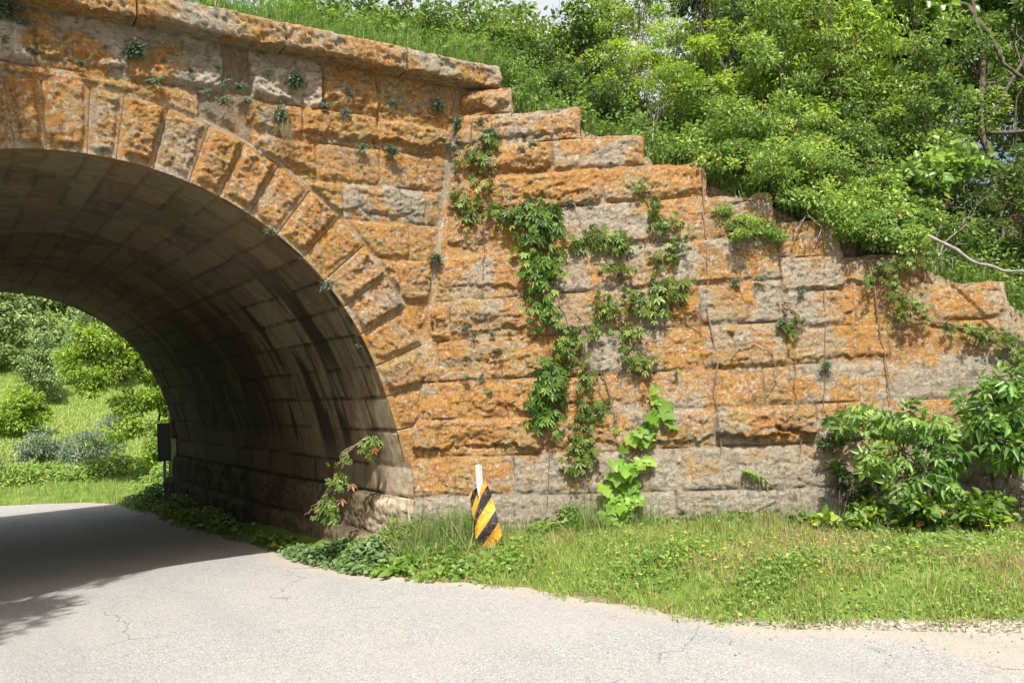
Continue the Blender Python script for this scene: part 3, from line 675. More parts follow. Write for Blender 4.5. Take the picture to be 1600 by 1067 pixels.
gm = link('ground', mesh('ground', np.stack([X, Y, Z-.012], -1).reshape(-1, 3), grid_faces(len(gx), len(gy)), M['ground'], {'mask': np.stack([turf*(1-.85*ss(.8, 1.5, Z)*ss(30, 20, Y)), shoulder, X*0], -1).reshape(-1, 3)}, True))
tag(gm, kind='structure')
ys = axis(-40, 24.5, -10, 6, .06, 1.05); ts = np.linspace(0, 1, 110)
Yr, Tr = np.meshgrid(ys, ts, indexing='ij')
wob = (fbm(Yr*2.2, Yr*0, 21)-.5)*.18+(fbm(Yr*9, Yr*0, 22)-.5)*.07
Xr = road_left(Yr)+(road_right(Yr)+.06+wob-road_left(Yr))*Tr
Zr = terrain(np.minimum(Xr, road_right(Yr)-.01), Yr)+.004-.03*ss(.96, 1, Tr)*0
Zr = road_z(Yr)+.006
edge = (road_right(Yr)-Xr)
sand = ss(1.1, .0, edge)*.34+.40*ss(.40, .0, edge)+.35*np.exp(-((Xr-1.6)/1.6)**2-((Yr-1.2)/1.3)**2)+.75*np.exp(-((Xr-4.9)/1.3)**2-((Yr+6.5)/.75)**2)
def crack(pts, wd=.012):
    r = np.zeros(Xr.shape)
    for (a, b) in zip(pts[:-1], pts[1:]):
        a = np.array(a); b = np.array(b); ab = b-a; t = np.clip(((Xr-a[0])*ab[0]+(Yr-a[1])*ab[1])/(ab@ab), 0, 1)
        dd = np.hypot(Xr-a[0]-ab[0]*t+(fbm(Xr*6, Yr*6, 3)-.5)*.12, Yr-a[1]-ab[1]*t); r = np.maximum(r, ss(wd*2.6, wd*.6, dd))
    return r
ck = sand*0; ck_unused = lambda: crack([(.30, -2.6), (.42, -3.3), (.62, -3.9), (.55, -4.6), (.75, -5.4)], .02)+crack([(-.7, -1.5), (.4, -1.9), (1.4, -1.75)], .015)+crack([(2.2, -5.2), (3.0, -4.7), (3.5, -4.5)], .018)
rd = link('road', mesh('road', np.stack([Xr, Yr, Zr], -1).reshape(-1, 3), grid_faces(len(ys), len(ts)), M['road'], {'mask': np.stack([sand, np.clip(ck, 0, 1), sand*0], -1).reshape(-1, 3)}, True))
tag(rd, kind='structure')
dx = np.arange(-4.9, 5.3, .2); dy = np.concatenate([[.33], np.arange(.4, 11.5, .4), [11.62]]); X, Y = np.meshgrid(dx, dy, indexing='ij')
dk = link('embankment_ground', mesh('embankment_ground', np.stack([X, Y, 5.80+(fbm(X, Y, 2)-.5)*.12], -1).reshape(-1, 3), grid_faces(len(dx), len(dy)), M['ground'], {'mask': np.stack([X*0+1, X*0, X*0], -1).reshape(-1, 3)}, True))
tag(dk, kind='structure')

# ------------------------------------------------------------------ leaves
def _tmpl(shape):
    if shape == 'dia':
        return np.array([(0, 0, 0), (.45, -.5, .10), (1, 0, -.06), (.45, .5, .10)]), [(0, 1, 2), (0, 2, 3)]
    if shape == 'oval':
        return np.array([(0, 0, 0), (.28, -.46, .10), (.68, -.36, .06), (1, 0, -.14), (.68, .36, .06), (.28, .46, .10)]), [(0, 1, 2, 3), (0, 3, 4, 5)]
    if shape == 'grape':
        ang = np.radians([180, 140, 112, 88, 66, 44, 24, 0, -24, -44, -66, -88, -112, -140]); rad = np.array([.10, .42, .50, .38, .60, .40, .46, .66, .46, .40, .60, .38, .50, .42])
        v = [(.35, 0, -.05)]+[(.35+r*math.cos(a), r*math.sin(a)*1.05, .05*math.sin(3*a)) for a, r in zip(ang, rad)]
        return np.array(v), [(0, i, i % 14+1) for i in range(1, 15)]
    def multi(sp):
        V = []; F = []
        for (x0, y0, a, l, wd, dr) in sp:
            t, f = _tmpl('oval' if l > .45 else 'dia'); ca, sa = math.cos(a), math.sin(a); o = sum(len(q) for q in V)
            p = np.stack([x0+l*t[:, 0]*ca-wd*t[:, 1]*sa, y0+l*t[:, 0]*sa+wd*t[:, 1]*ca, l*t[:, 2]-dr*t[:, 0]**2], 1)
            V.append(p); F += [tuple(o+i for i in q) for q in f]
        return np.concatenate(V), F
    if shape == 'palm5':
        return multi([(.18, 0, R8(a), l, .46*l, .14) for a, l in ((0, .82), (42, .74), (-42, .74), (88, .52), (-88, .52))])
    if shape == 'elder':
        return multi([(.55, 0, 0, .50, .26, .12), (.42, .02, R8(55), .46, .23, .14), (.42, -.02, R8(-55), .46, .23, .14), (.16, .02, R8(68), .42, .2, .14), (.16, -.02, R8(-68), .42, .2, .14)])
    if shape == 'trifol':
        return multi([(.3, 0, 0, .55, .42, .1), (.25, 0, R8(75), .5, .4, .1), (.25, 0, R8(-75), .5, .4, .1)])
    if shape == 'frond':
        sp = []
        for i in range(6):
            x = .12+i*.15; l = .36*(1-i/7.5); sp += [(x, 0, R8(58), l, .15, .05), (x, 0, R8(-58), l, .15, .05)]
        V, F = multi(sp+[(.9, 0, 0, .2, .12, .05)]); V[:, 2] -= .45*V[:, 0]**2; return V, F
TM = {k: _tmpl(k) for k in ('dia', 'oval', 'grape', 'palm5', 'elder', 'trifol', 'frond')}
def unit(v): return v/(np.linalg.norm(v, axis=-1, keepdims=True)+1e-9)
def leaves(acc, C, D, N, L, W, shape, tint, rng):
    """C base points, D growth direction, N upper side; L length (n,), W width factor"""
    T, F = TM[shape]; n = len(C); D = unit(D); N = unit(N-D*(N*D).sum(1)[:, None]); S = np.cross(N, D)
    L = np.broadcast_to(L, n)
    T3 = T[None]*np.ones((n, 1, 1)); T3[:, :, 2] *= rng.uniform(.3, 2.2, (n, 1)); T3[:, :, 1] *= rng.uniform(.8, 1.15, (n, 1))
    V = C[:, None]+L[:, None, None]*(T3[:, :, :1]*D[:, None]+W*T3[:, :, 1:2]*S[:, None]+T3[:, :, 2:3]*N[:, None])
    k = len(T); A = np.repeat(tint, k, 0); o = (np.arange(n)*k)[:, None, None]
    acc.V.append(V.reshape(-1, 3)); acc.A.append(A)
    for sz in {len(f) for f in F}:
        f = np.array([q for q in F if len(q) == sz]); acc.F.setdefault(sz, []).append((f[None]+o+acc.n).reshape(-1, sz))
    acc.n += n*k
def rtint(n, rng, base=.45, sp=.3):
    return np.stack([np.clip(base+rng.normal(0, sp, n), 0, 1), rng.random(n), np.clip(rng.normal(.5, .22, n), 0, 1)], 1)
def clumpleaves(acc, c, r, n, L, W, shape, rng, base, up=.75, droop=.15, flat=.6, axis0=None):
    """a spray of leaves about c: thin shell denser outside"""
    v = unit(rng.normal(0, 1, (n, 3))); rad = r*rng.random(n)**.45
    P = c+v*rad[:, None]*np.array([1, 1, flat])
    out = unit(v+rng.normal(0, .55, (n, 3))); out[:, 2] -= droop
    N = unit(rng.normal(0, .5, (n, 3))+np.array([0, 0, up])+.35*v)
    leaves(acc, P, out, N, L*rng.uniform(.65, 1.2, n), W, shape, rtint(n, rng, base, .17), rng)
def plant(name, label, cat, group, base, lobes, nleaf, L, W, shape, mat, bark='bark', tr=.05, seed=1, clr=.24, stems=1, up=.75, droop=.2, flat=.48, names=('trunk', 'crown'), twig=.5, top=None, bare=0, shell=.5):
    rng = np.random.default_rng(seed); base = np.asarray(base, float); T = Acc(); Cn = Acc()
    lobes = [(np.asarray(c, float), np.asarray(r if np.ndim(r) else (r, r, r*.8), float)) for c, r in lobes]
    vol = np.array([np.prod(r) for c, r in lobes])**(2/3); share = vol/vol.sum()
    cen = sum(c*s for (c, r), s in zip(lobes, share)); topp = cen if top is None else np.asarray(top, float)
    ax = [wobble(base+np.array([rng.normal(0, .05)*stems, rng.normal(0, .05)*stems, -.15]), topp+rng.normal(0, .12*(stems > 1)+.01, 3)*np.array([1, 1, .5])*np.linalg.norm(topp-base)*.6, 9, .05, rng) for _ in range(stems)]
    for a_ in ax: tube(T, a_, tr, tr*.38, 8 if tr > .06 else 6)
    nc_tot = 0
    for (c, r), s in zip(lobes, share):
        a_ = ax[rng.integers(len(ax))]; st = a_[rng.integers(4, 8)]
        limb = wobble(st, c, 8, .10, rng, -.04); tube(T, limb, tr*.5, tr*.2, 5)
        nc = max(4, int(s*nleaf/(150 if L < .08 else 34))); nc_tot += nc
        v = unit(rng.normal(0, 1, (nc, 3))); q = c+v*r*(rng.random((nc, 1))**shell)*rng.uniform(.75, 1.12, (nc, 1))
        for k in range(nc):
            cb = rng.uniform(.05, .85)
            cr = clr*rng.uniform(.6, 1.5)
            m = int(s*nleaf/nc*rng.uniform(.5, 1.5))+2
            clumpleaves(Cn, q[k], cr, m, L, W, shape, rng, cb, up, droop, flat)
            if rng.random() < twig:
                p0 = limb[rng.integers(3, 8)]; tube(T, wobble(p0, q[k], 5, .12, rng, -.03), tr*.16+.002, .0025, 4)
    for k in range(bare):
        (c, r) = lobes[rng.integers(len(lobes))]; d = unit(rng.normal(0, 1, 3)+np.array([-.3, -.6, .35])); q = c+d*r*1.35
        w_ = wobble(c, q, 7, .14, rng); tube(T, w_, .009, .003, 4)
        for j in range(3):
            i = rng.integers(2, 6); tube(T, wobble(w_[i], w_[i]+unit(rng.normal(0, 1, 3)+d)*r.mean()*.5, 4, .15, rng), .005, .002, 4)
    o = tag(empty(name, tuple(base)), label, cat, group)
    link(names[0], T.mesh(names[0], M[bark], 'tint', True, base), o); link(names[1], Cn.mesh(names[1], M[mat], 'tint', False, base), o)
    return o
WP = lambda u, z, d=0.0: tuple(float(k) for k in wing(u, z, d))

# --- shrubs and trees on the bank above the wing wall
G1 = 'shrubs and trees on the bank above the wing wall'

plant('shrub', 'bright green small-leaved shrub spilling over the fourth and fifth steps of the wall', 'shrub', G1, WP(4.4, 3.7, -1.0),
      [(WP(4.2, 4.75, -.9), (.75, .6, .55)), (WP(4.55, 4.25, -.55), (.55, .5, .42)), (WP(5.0, 4.15, -.45), (.55, .45, .45)), (WP(5.15, 3.75, -.35), (.42, .35, .35)), (WP(3.75, 4.75, -.9), (.4, .4, .4)), (WP(4.75, 4.85, -.9), (.5, .5, .45)), (WP(4.35, 4.0, .02), (.42, .30, .25)), (WP(4.75, 3.75, .08), (.34, .26, .24)), (WP(5.0, 3.45, .10), (.26, .2, .18)), (WP(3.8, 4.32, -.05), (.32, .24, .17)), (WP(4.2, 4.35, -.2), (.4, .3, .25)), (WP(3.45, 4.5, -.3), (.26, .24, .16)), (WP(4.7, 4.2, -.2), (.4, .3, .25)), (WP(3.9, 5.3, -1.0), (.5, .4, .35))],
      32000, .060, .55, 'dia', 'honey', tr=.03, stems=3, seed=1, clr=.19, up=1.0, droop=.1, bare=4)
plant('shrub', 'low bright green shrub overhanging the sixth step, above the fallen branch', 'shrub', G1, WP(5.6, 3.2, -.8),
      [(WP(5.55, 3.72, -.55), (.45, .4, .36)), (WP(5.25, 3.45, -.3), (.32, .3, .25)), (WP(5.75, 3.35, -.35), (.38, .3, .25)), (WP(5.5, 3.22, .06), (.34, .22, .18)), (WP(5.8, 3.12, .05), (.26, .2, .14)), (WP(5.25, 3.3, .08), (.24, .2, .16)), (WP(5.95, 3.35, -.3), (.35, .3, .22))],
      16000, .055, .6, 'dia', 'honey', tr=.02, stems=3, seed=2, clr=.15, up=1.0)
plant('hawthorn_tree', 'yellow-green thorny tree with a forked grey trunk behind the third step', 'tree', G1, WP(3.15, 4.3, -1.0),
      [(WP(3.0, 6.1, -1.3), (.85, .7, .55)), (WP(2.6, 6.35, -1.4), (.6, .6, .35)), (WP(3.5, 6.3, -1.4), (.65, .6, .5)), (WP(3.3, 5.6, -1.0), (.55, .5, .4)), (WP(2.45, 5.6, -1.3), (.55, .5, .4)), (WP(3.0, 7.1, -1.6), (.9, .8, .5))],
      15000, .045, .6, 'dia', 'yellowgreen', bark='pale_bark', tr=.035, seed=3, clr=.17, up=1.1, bare=9, twig=.8, top=WP(3.05, 6.2, -1.2))
plant('shrub', 'dark green dense shrub behind the second and third steps', 'shrub', G1, WP(2.5, 4.4, -2.2),
      [(WP(2.4, 5.5, -2.0), (.8, .6, .6)), (WP(1.9, 5.7, -2.2), (.7, .6, .5)), (WP(2.9, 5.0, -1.7), (.5, .5, .5)), (WP(1.5, 6.0, -2.3), (.6, .6, .6)), (WP(3.3, 5.0, -1.9), (.5, .5, .6)), (WP(2.2, 5.15, -.9), (.35, .35, .3)), (WP(2.85, 4.75, -.75), (.35, .3, .32)), (WP(3.45, 4.6, -.8), (.35, .3, .3)), (WP(1.75, 5.5, -1.0), (.35, .3, .3))],
      22000, .062, .6, 'dia', 'midgreen', tr=.04, stems=3, seed=4, clr=.2, bare=3)
plant('shrub', 'feathery grey-green shrub at the end of the coping', 'shrub', G1, WP(1.3, 5.3, -1.2),
      [(WP(1.2, 6.1, -1.1), (.45, .45, .55)), (WP(.8, 6.5, -1.6), (.55, .5, .6)), (WP(1.7, 5.9, -1.3), (.4, .4, .4)), (WP(1.55, 5.5, -.85), (.35, .3, .28)), (WP(1.45, 5.75, -.55), (.25, .25, .3))],
      12000, .055, .34, 'dia', 'tallgrass', tr=.02, stems=4, seed=5, clr=.2, up=.5)
plant('shrub', 'dark leafy shrub between the coping end and the second step', 'shrub', G1, WP(1.9, 5.1, -1.2),
      [(WP(1.8, 5.7, -.9), (.40, .35, .36)), (WP(2.3, 5.35, -.8), (.32, .3, .28)), (WP(2.1, 6.1, -1.5), (.5, .45, .4)), (WP(1.3, 6.4, -1.7), (.5, .45, .4))],
      9000, .07, .55, 'dia', 'dark', tr=.025, stems=3, seed=15, clr=.2, bare=2)
plant('shrub', 'arching green shrub overtopping the grass near the coping end', 'shrub', G1, (5.6, .9, 5.75),
      [((5.5, .9, 6.5), (.5, .4, .35)), ((5.0, 1.2, 6.9), (.5, .4, .35)), ((6.1, 1.0, 6.8), (.5, .4, .4)), ((4.3, 1.5, 6.8), (.45, .4, .35)), ((6.3, .7, 6.1), (.35, .3, .3))],
      8500, .075, .5, 'dia', 'midgreen', tr=.025, stems=4, seed=16, clr=.2, bare=3)
plant('elm_tree', 'broad-leaved green tree behind the feathery shrub, below the patch of bright sky', 'tree', G1, (7.6, 3.0, 5.7),
      [((7.2, 2.6, 7.6), (1.0, .9, .8)), ((8.4, 2.4, 7.2), (.8, .8, .9)), ((6.3, 2.8, 7.6), (.8, .8, .6)), ((8.9, 2.0, 8.1), (.8, .8, .6)), ((7.8, 2.2, 6.6), (.7, .6, .5))],
      9000, .10, .62, 'oval', 'midgreen', tr=.09, seed=6, clr=.3, bare=5, top=(7.4, 2.9, 7.4))
plant('box_elder_tree', 'yellow-green drooping tree beside the straight grey trunk', 'tree', G1, WP(5.4, 3.4, -2.2),
      [(WP(5.4, 6.5, -2.3), (.8, .7, .7)), (WP(5.9, 5.9, -2.1), (.7, .6, .6)), (WP(4.95, 6.0, -2.0), (.6, .6, .6)), (WP(5.6, 7.3, -2.5), (.9, .8, .5)), (WP(5.2, 5.2, -1.6), (.5, .45, .45)), (WP(6.3, 6.6, -2.5), (.6, .6, .6))],
      10500, .095, .34, 'oval', 'yellowgreen', tr=.05, seed=7, clr=.24, up=.6, droop=.7, stems=2)
plant('shade_tree', 'reddish-stemmed dark tree with small leaves behind the thorny tree', 'tree', G1, (9.8, -.2, 4.8),
      [((9.9, .1, 7.1), (.9, .8, .8)), ((9.2, .4, 6.4), (.7, .7, .6)), ((10.6, -.2, 6.4), (.6, .6, .6)), ((9.6, .2, 8.0), (1, .9, .5))],
      9500, .065, .6, 'dia', 'dark', tr=.10, seed=8, clr=.24, bare=2)
plant('basswood_tree', 'light green tree with large round leaves at the top right', 'tree', G1, (12.2, -1.2, 4.4),
      [((11.9, -1.5, 7.3), (1.0, .8, .7)), ((12.7, -2.0, 7.0), (1.0, .8, .8)), ((11.2, -1.0, 7.6), (.8, .7, .5)), ((13.3, -2.3, 7.9), (1, .9, .7)), ((12.2, -1.8, 6.2), (.7, .6, .5)), ((12.3, -1.2, 8.3), (1.2, .9, .6))],
      7500, .19, .85, 'oval', 'bigleaf', tr=.07, seed=9, clr=.36, up=.55, droop=.5)
plant('shrub', 'dark tangled shrub right of the last step, behind the fallen branch', 'shrub', G1, WP(7.1, 2.3, -1.6),
      [(WP(7.0, 3.5, -1.5), (.8, .6, .6)), (WP(7.7, 3.4, -1.1), (.7, .6, .6)), (WP(6.4, 3.9, -1.6), (.5, .5, .45)), (WP(7.3, 2.6, -.9), (.5, .4, .4)), (WP(8.2, 2.8, -1.0), (.6, .5, .6)), (WP(7.2, 4.3, -1.9), (.7, .6, .5)), (WP(7.1, 1.9, -.45), (.35, .3, .45)), (WP(7.9, 4.2, -1.8), (.6, .5, .5))],
      20000, .06, .6, 'dia', 'dark', tr=.04, stems=4, seed=10, clr=.2, bare=5)
plant('shrub', 'mid green rambling shrub with red berries between the two bright shrubs and the large-leaved tree', 'shrub', G1, WP(5.9, 3.2, -2.0),
      [(WP(5.6, 4.7, -1.7), (.7, .6, .5)), (WP(6.3, 4.6, -1.8), (.7, .6, .5)), (WP(5.1, 5.0, -1.6), (.5, .5, .4)), (WP(6.9, 4.6, -1.9), (.6, .6, .5)), (WP(5.9, 4.1, -1.2), (.5, .4, .35)), (WP(5.5, 5.4, -1.7), (.6, .5, .45)), (WP(6.4, 5.3, -1.9), (.6, .5, .5)), (WP(6.1, 3.65, -.75), (.35, .3, .25)), (WP(6.5, 3.3, -.55), (.3, .25, .2))],
      21000, .058, .6, 'dia', 'midgreen', tr=.03, stems=4, seed=11, clr=.2, bare=3)
plant('shrub', 'pale green nettle-like shrub on the bank under the bare upright tree', 'shrub', G1, WP(6.3, 3.4, -1.2),
      [(WP(6.45, 4.1, -1.1), (.45, .35, .3)), (WP(6.85, 4.3, -1.2), (.35, .3, .25)), (WP(6.1, 3.9, -1.0), (.3, .3, .25))],
      1500, .12, .7, 'oval', 'bigleaf', tr=.015, stems=4, seed=12, clr=.2, up=.7, droop=.4)
plant('locust_tree', 'tree with a dark crooked trunk near the top right corner', 'tree', G1, WP(7.6, 2.8, -2.8),
      [((12.4, -2.7, 6.6), (.8, .7, .7)), ((13.1, -3.2, 6.0), (.8, .7, .8)), ((12.1, -2.2, 8.0), (1.0, .9, .6)), ((13.3, -3.4, 7.3), (.7, .7, .6)), ((11.9, -3.0, 5.4), (.6, .5, .5)), ((12.9, -3.9, 5.0), (.7, .6, .6)), ((12.4, -3.6, 4.5), (.7, .6, .5)), ((11.6, -2.6, 6.0), (.6, .5, .5))],
      18000, .075, .5, 'oval', 'midgreen', tr=.075, seed=13, clr=.24, bare=5, twig=.7, top=(12.4, -2.75, 7.6))
# straight grey trunk with its crown out of the picture
plant('tall_tree', 'tree with a straight pale grey trunk rising out of the top of the picture', 'tree', G1, (10.75, -1.75, 3.6),
      [((11.4, -1.6, 10.6), (1.7, 1.5, 1.1)), ((10.8, -.8, 12), (1.5, 1.5, 1.0))], 6000, .13, .6, 'oval', 'midgreen', bark='pale_bark', tr=.075, seed=14, clr=.4, top=(11.25, -1.65, 9.5))
for i, (u_, d_, h_, lb) in enumerate([(3.75, 1.0, 6.3, 'slender sapling with a thin dark trunk rising behind the fourth step'), (4.7, 1.3, 6.7, 'slender sapling with a thin dark trunk rising behind the fifth step'), (5.5, 1.5, 6.2, 'thin-trunked sapling just left of the straight grey trunk'), (6.7, 1.5, 5.9, 'thin-trunked sapling behind the pale nettle-like shrub')]):
    d_ += .9; b_ = WP(u_, 0, -d_); zb = float(terrain(b_[0], b_[1]))
    plant('slender_sapling', lb, 'tree', G1, (b_[0], b_[1], zb), [((b_[0]+.1, b_[1], h_), (.42, .38, .55)), ((b_[0]-.35, b_[1]-.05, h_-.7), (.36, .3, .3)), ((b_[0]+.4, b_[1]-.1, h_-.5), (.36, .3, .3)), ((b_[0], b_[1], h_+1.0), (.5, .4, .5))],
          3400, .075, .5, 'dia', ('yellowgreen', 'honey', 'midgreen', 'midgreen', 'honey')[i], bark='bark', tr=.022, seed=160+i, clr=.2, bare=1, twig=.8, top=(b_[0]+.1, b_[1], h_+.6))
# trees further back that close the view
BT = [((6.5, 7.5, 5.7), 'dark', 21, 1.5), ((10.5, 6.0, 5.7), 'midgreen', 22, 1.35), ((13.5, 3.0, 5.7), 'dark', 23, 1.6), ((17.5, 2.0, 5.5), 'midgreen', 24, 1.9), ((17.0, -2.5, 4.8), 'dark', 25, 1.8), ((16.0, -6.2, 3.0), 'midgreen', 26, 1.7), ((3.2, 7.6, 5.7), 'midgreen', 27, 1.2), ((.4, 8.2, 5.7), 'dark', 28, 1.1), ((12.8, 8.5, 5.2), 'dark', 29, 1.9), ((15.0, -4.5, 3.6), 'dark', 30, 1.2), ((14.5, .5, 5.4), 'midgreen', 31, 1.7), ((9.0, 9.5, 5.7), 'dark', 32, 1.9), ((19.5, -1, 5), 'midgreen', 33, 2.3), ((4.5, 6.2, 5.7), 'midgreen', 34, 1.2), ((1.2, 6.5, 5.7), 'midgreen', 35, 1.15)]
BL = ['dark broad tree behind the grass on the bridge deck, left of the feathery shrub', 'mid green tree behind the patch of bright sky', 'dark tree deep behind the thorny tree', 'tall green tree at the back behind the large-leaved tree', 'dark tree at the back right of the straight grey trunk',
      'green tree at the right edge behind the dark tangled shrub', 'green tree standing behind the tall grass over the keystone', 'dark tree behind the grass at the top left', 'dark tree furthest back under the bright sky gap', 'dark bushy tree at the right edge above the fallen branch', 'green tree behind the drooping yellow-green one, top centre', 'tall dark tree at the back left of the thorny tree', 'largest green tree at the very back, top right', 'young green tree standing in the grass above the middle of the coping', 'young green tree in the grass above the bleached stones']
for (b, mt, sd_, s), lb in zip(BT, BL):
    x, y, z = b
    plant('background_tree', lb, 'tree', 'trees standing back behind the wall', b, [((x, y, z+1.5*s), (1.1*s, 1.0*s, .9*s)), ((x-.8*s, y-.2, z+.9*s), (.8*s, .8*s, .6*s)), ((x+.8*s, y-.3, z+1.0*s), (.8*s, .8*s, .65*s)), ((x+.2, y-.3, z+2.5*s), (.9*s, .9*s, .6*s))],
          11000, .12, .62, 'oval', mt, tr=.09, seed=sd_, clr=.36, bare=2)
# tree left of the camera whose branches shade the arch and the road edge
plant('roadside_tree', 'tall roadside tree on the left verge whose boughs reach over the road', 'tree', None, (-7.6, -5.2, 0.0),
      [((-2.55, -2.3, 9.0), (.95, .8, .45)), ((-1.85, -2.3, 9.2), (.42, .4, .3)), ((-3.6, -2.8, 9.3), (1.2, 1.0, .8)), ((-5.1, -6.6, 9.0), (1.5, 1.6, .8)), ((-3.95, -7.6, 9.0), (.55, .6, .3)), ((-6.4, -4.6, 9.6), (1.8, 1.6, 1.3)), ((-3.75, -4.7, 9.0), (.9, 1.3, .4)), ((-3.0, -4.0, 9.1), (.35, .6, .25)), ((-2.2, -2.5, 9.3), (.5, .45, .35)), ((-2.3, -2.0, 8.6), (.4, .35, .3))],
      22000, .13, .6, 'oval', 'midgreen', tr=.16, seed=41, clr=.3, top=(-6.3, -4.8, 8.4))

# --- fallen branch lying over the last step, bare trees and stems
def branch(name, label, pts, r0, r1, cat='branch', mat='pale_bark', side=0, seed=1, group=None, sl=.35, kids=None):
    rng = np.random.default_rng(seed); P = []
    for a, b in zip(pts[:-1], pts[1:]):
        s_ = wobble(a, b, 5, .05, rng); P += list(s_[:-1])
    P.append(pts[-1]); P = np.array(P); A = Acc(); tube(A, P, r0, r1, 7)
    root = None
    for k in range(side):
        i = rng.integers(1, len(P)-1); d = unit(P[min(i+1, len(P)-1)]-P[i-1]+rng.normal(0, .8, 3)+np.array([0, 0, .3]))
        q = wobble(P[i], P[i]+d*sl*rng.uniform(.5, 1.3), 6, .14, rng); tube(A, q, r1*1.0, .0025, 5)
        for j in range(2):
            h = rng.integers(2, 5); tube(A, wobble(q[h], q[h]+unit(d+rng.normal(0, .7, 3))*sl*.4, 4, .1, rng), .0035, .002, 4)
    o = link(name, A.mesh(name, M[mat], 'tint', True, P[0]), None, tuple(P[0])); tag(o, label, cat, group); return o
branch('fallen_branch', 'long bare pale branch lying across the bank to the right edge', [(7.80, -2.95, 3.42), (8.1, -3.3, 3.36), (8.24, -3.67, 3.27), (8.33, -4.02, 3.14), (8.34, -4.22, 3.0), (8.42, -4.49, 2.76), (8.47, -4.7, 2.66), (8.52, -4.92, 2.62), (8.75, -5.2, 2.45)], .026, .013, side=6, seed=3)
branch('bare_branch', 'pale bare forked stem hanging by the third step', [WP(3.02, 4.3, -.35), WP(3.0, 4.7, -.35), WP(3.05, 5.1, -.5)], .012, .008, 'branch', side=5, seed=5, sl=.5)
branch('bare_branch', 'bare grey twigs sprawling below the fallen branch beside the dark shrub', [WP(6.1, 2.75, -.2), WP(6.25, 3.1, -.15), WP(6.5, 3.3, -.1)], .012, .007, 'branch', side=8, seed=7, sl=.4)
branch('bare_branch', 'bleached arching stem on top of the fifth step', [WP(4.75, 3.1, .03), WP(4.85, 3.35, .1), WP(4.7, 3.5, .05), WP(4.55, 3.3, .12)], .010, .006, 'branch', side=3, seed=9, sl=.25)

# --- climbers on the wing wall
VG = 'climbers on the wing wall'
def vine(name, label, path, wdt, n, L, shape, mat, W=1.0, seed=1, off=(.05, .16), stem=.007, base=.45, group=VG, down=.8, stems=4, posf=None, ragged=.5):
    posf = posf or (lambda u, z, d: wing(u, z, d)); rng = np.random.default_rng(seed); n = int(n*(1.35 if shape == 'palm5' else 1))
    path = np.array(path, float); m = len(path); t = np.linspace(0, m-1, 60); pu = np.interp(t, range(m), path[:, 0]); pz = np.interp(t, range(m), path[:, 1])
    S = Acc()
    for k in range(stems):
        w_ = np.cumsum(rng.normal(0, .016, 60)); w_ -= w_*0; P = posf(pu+w_+rng.normal(0, float(np.mean(wdt))*.15), pz, np.full(60, off[0]*.8)+np.abs(rng.normal(0, .004, 60))); tube(S, P, stem*1.2, stem*.5, 5)
    # leaves bunch along the stem
    nb = max(3, int(n/(5 if shape == 'grape' else 14))); tb = rng.random(nb); lat = rng.normal(0, 1, nb)
    wv = np.interp(tb*(m-1), range(m), [p if np.isscalar(p) else p for p in (wdt if np.ndim(wdt) else [wdt]*m)]) if np.ndim(wdt) else np.full(nb, wdt)
    k = rng.integers(0, nb, n); tt = tb[k]+rng.normal(0, .02, n); lt = lat[k]*wv[k]*(.55 if n > 400 else .75)+rng.normal(0, wv[k]*.25+L*.35, n)
    tt = np.clip(tt, 0, 1); u = np.interp(tt*(m-1), range(m), path[:, 0])+lt; z = np.interp(tt*(m-1), range(m), path[:, 1])+rng.normal(0, L*.6, n)
    d = rng.uniform(off[0], off[1], n)+.04*np.abs(rng.normal(0, 1, n))*(wv[k] > .12)
    C = posf(u, z, d); outw = unit(posf(u, z, d+.1)-C); lat_d = unit(posf(u+.1, z, d)-C)
    D = lat_d*rng.normal(0, .75, n)[:, None]+outw*rng.uniform(.0, .7, n)[:, None]+np.array([0, 0, -down])+rng.normal(0, .2, (n, 3))
    N = outw*.9+np.array([0, 0, .65])+rng.normal(0, .38, (n, 3))
    A = Acc(); leaves(A, C, D, N, L*rng.uniform(.55, 1.15, n), W, shape, rtint(n, rng, base, .22), rng)
    b = posf(path[0, 0], path[0, 1], .05); b = tuple(float(x) for x in np.ravel(b))
    o = tag(empty(name, b), label, 'climber', group)
    link('stem', S.mesh('stem', M['stem'], 'tint', True, b), o); link('foliage', A.mesh('foliage', M[mat], 'tint', False, b), o)
    return o
vine('creeper', 'broad creeper with five-fingered leaves under the coping corner, topmost on the wall', [(.87, 4.76), (.91, 4.46), (.80, 4.05), (1.14, 3.85), (1.45, 3.75)], .18, 150, .095, 'palm5', 'creeper2', seed=1)
vine('creeper', 'sparse creeper sprig hugging the corner joint beside the topmost creeper', [(.53, 4.15), (.65, 3.89), (.85, 3.72)], .12, 50, .085, 'palm5', 'creeper2', seed=2)
vine('creeper', 'largest dark green creeper, a thick leafy column down the middle courses', [(1.45, 3.85), (1.66, 3.7), (1.62, 3.45), (1.57, 3.09), (1.63, 2.61), (1.75, 2.13), (1.62, 1.75), (1.50, 1.55), (1.53, 1.25)], [.14, .20, .20, .14, .12, .14, .12, .13, .10], 440, .12, 'palm5', 'creeper', seed=3, off=(.07, .22))
vine('creeper', 'light green creeper right of the largest one, reaching halfway down', [(1.96, 2.51), (1.98, 2.12), (2.04, 1.81), (2.11, 1.45), (2.05, 1.2)], .11, 100, .085, 'palm5', 'creeper2', seed=4)
vine('creeper', 'yellowing creeper with reddish leaves just above the grape vine', [(2.30, 2.62), (2.42, 2.50), (2.59, 2.16), (2.68, 1.85), (2.72, 1.55)], .15, 120, .08, 'palm5', 'creeper2', seed=5, base=.6)
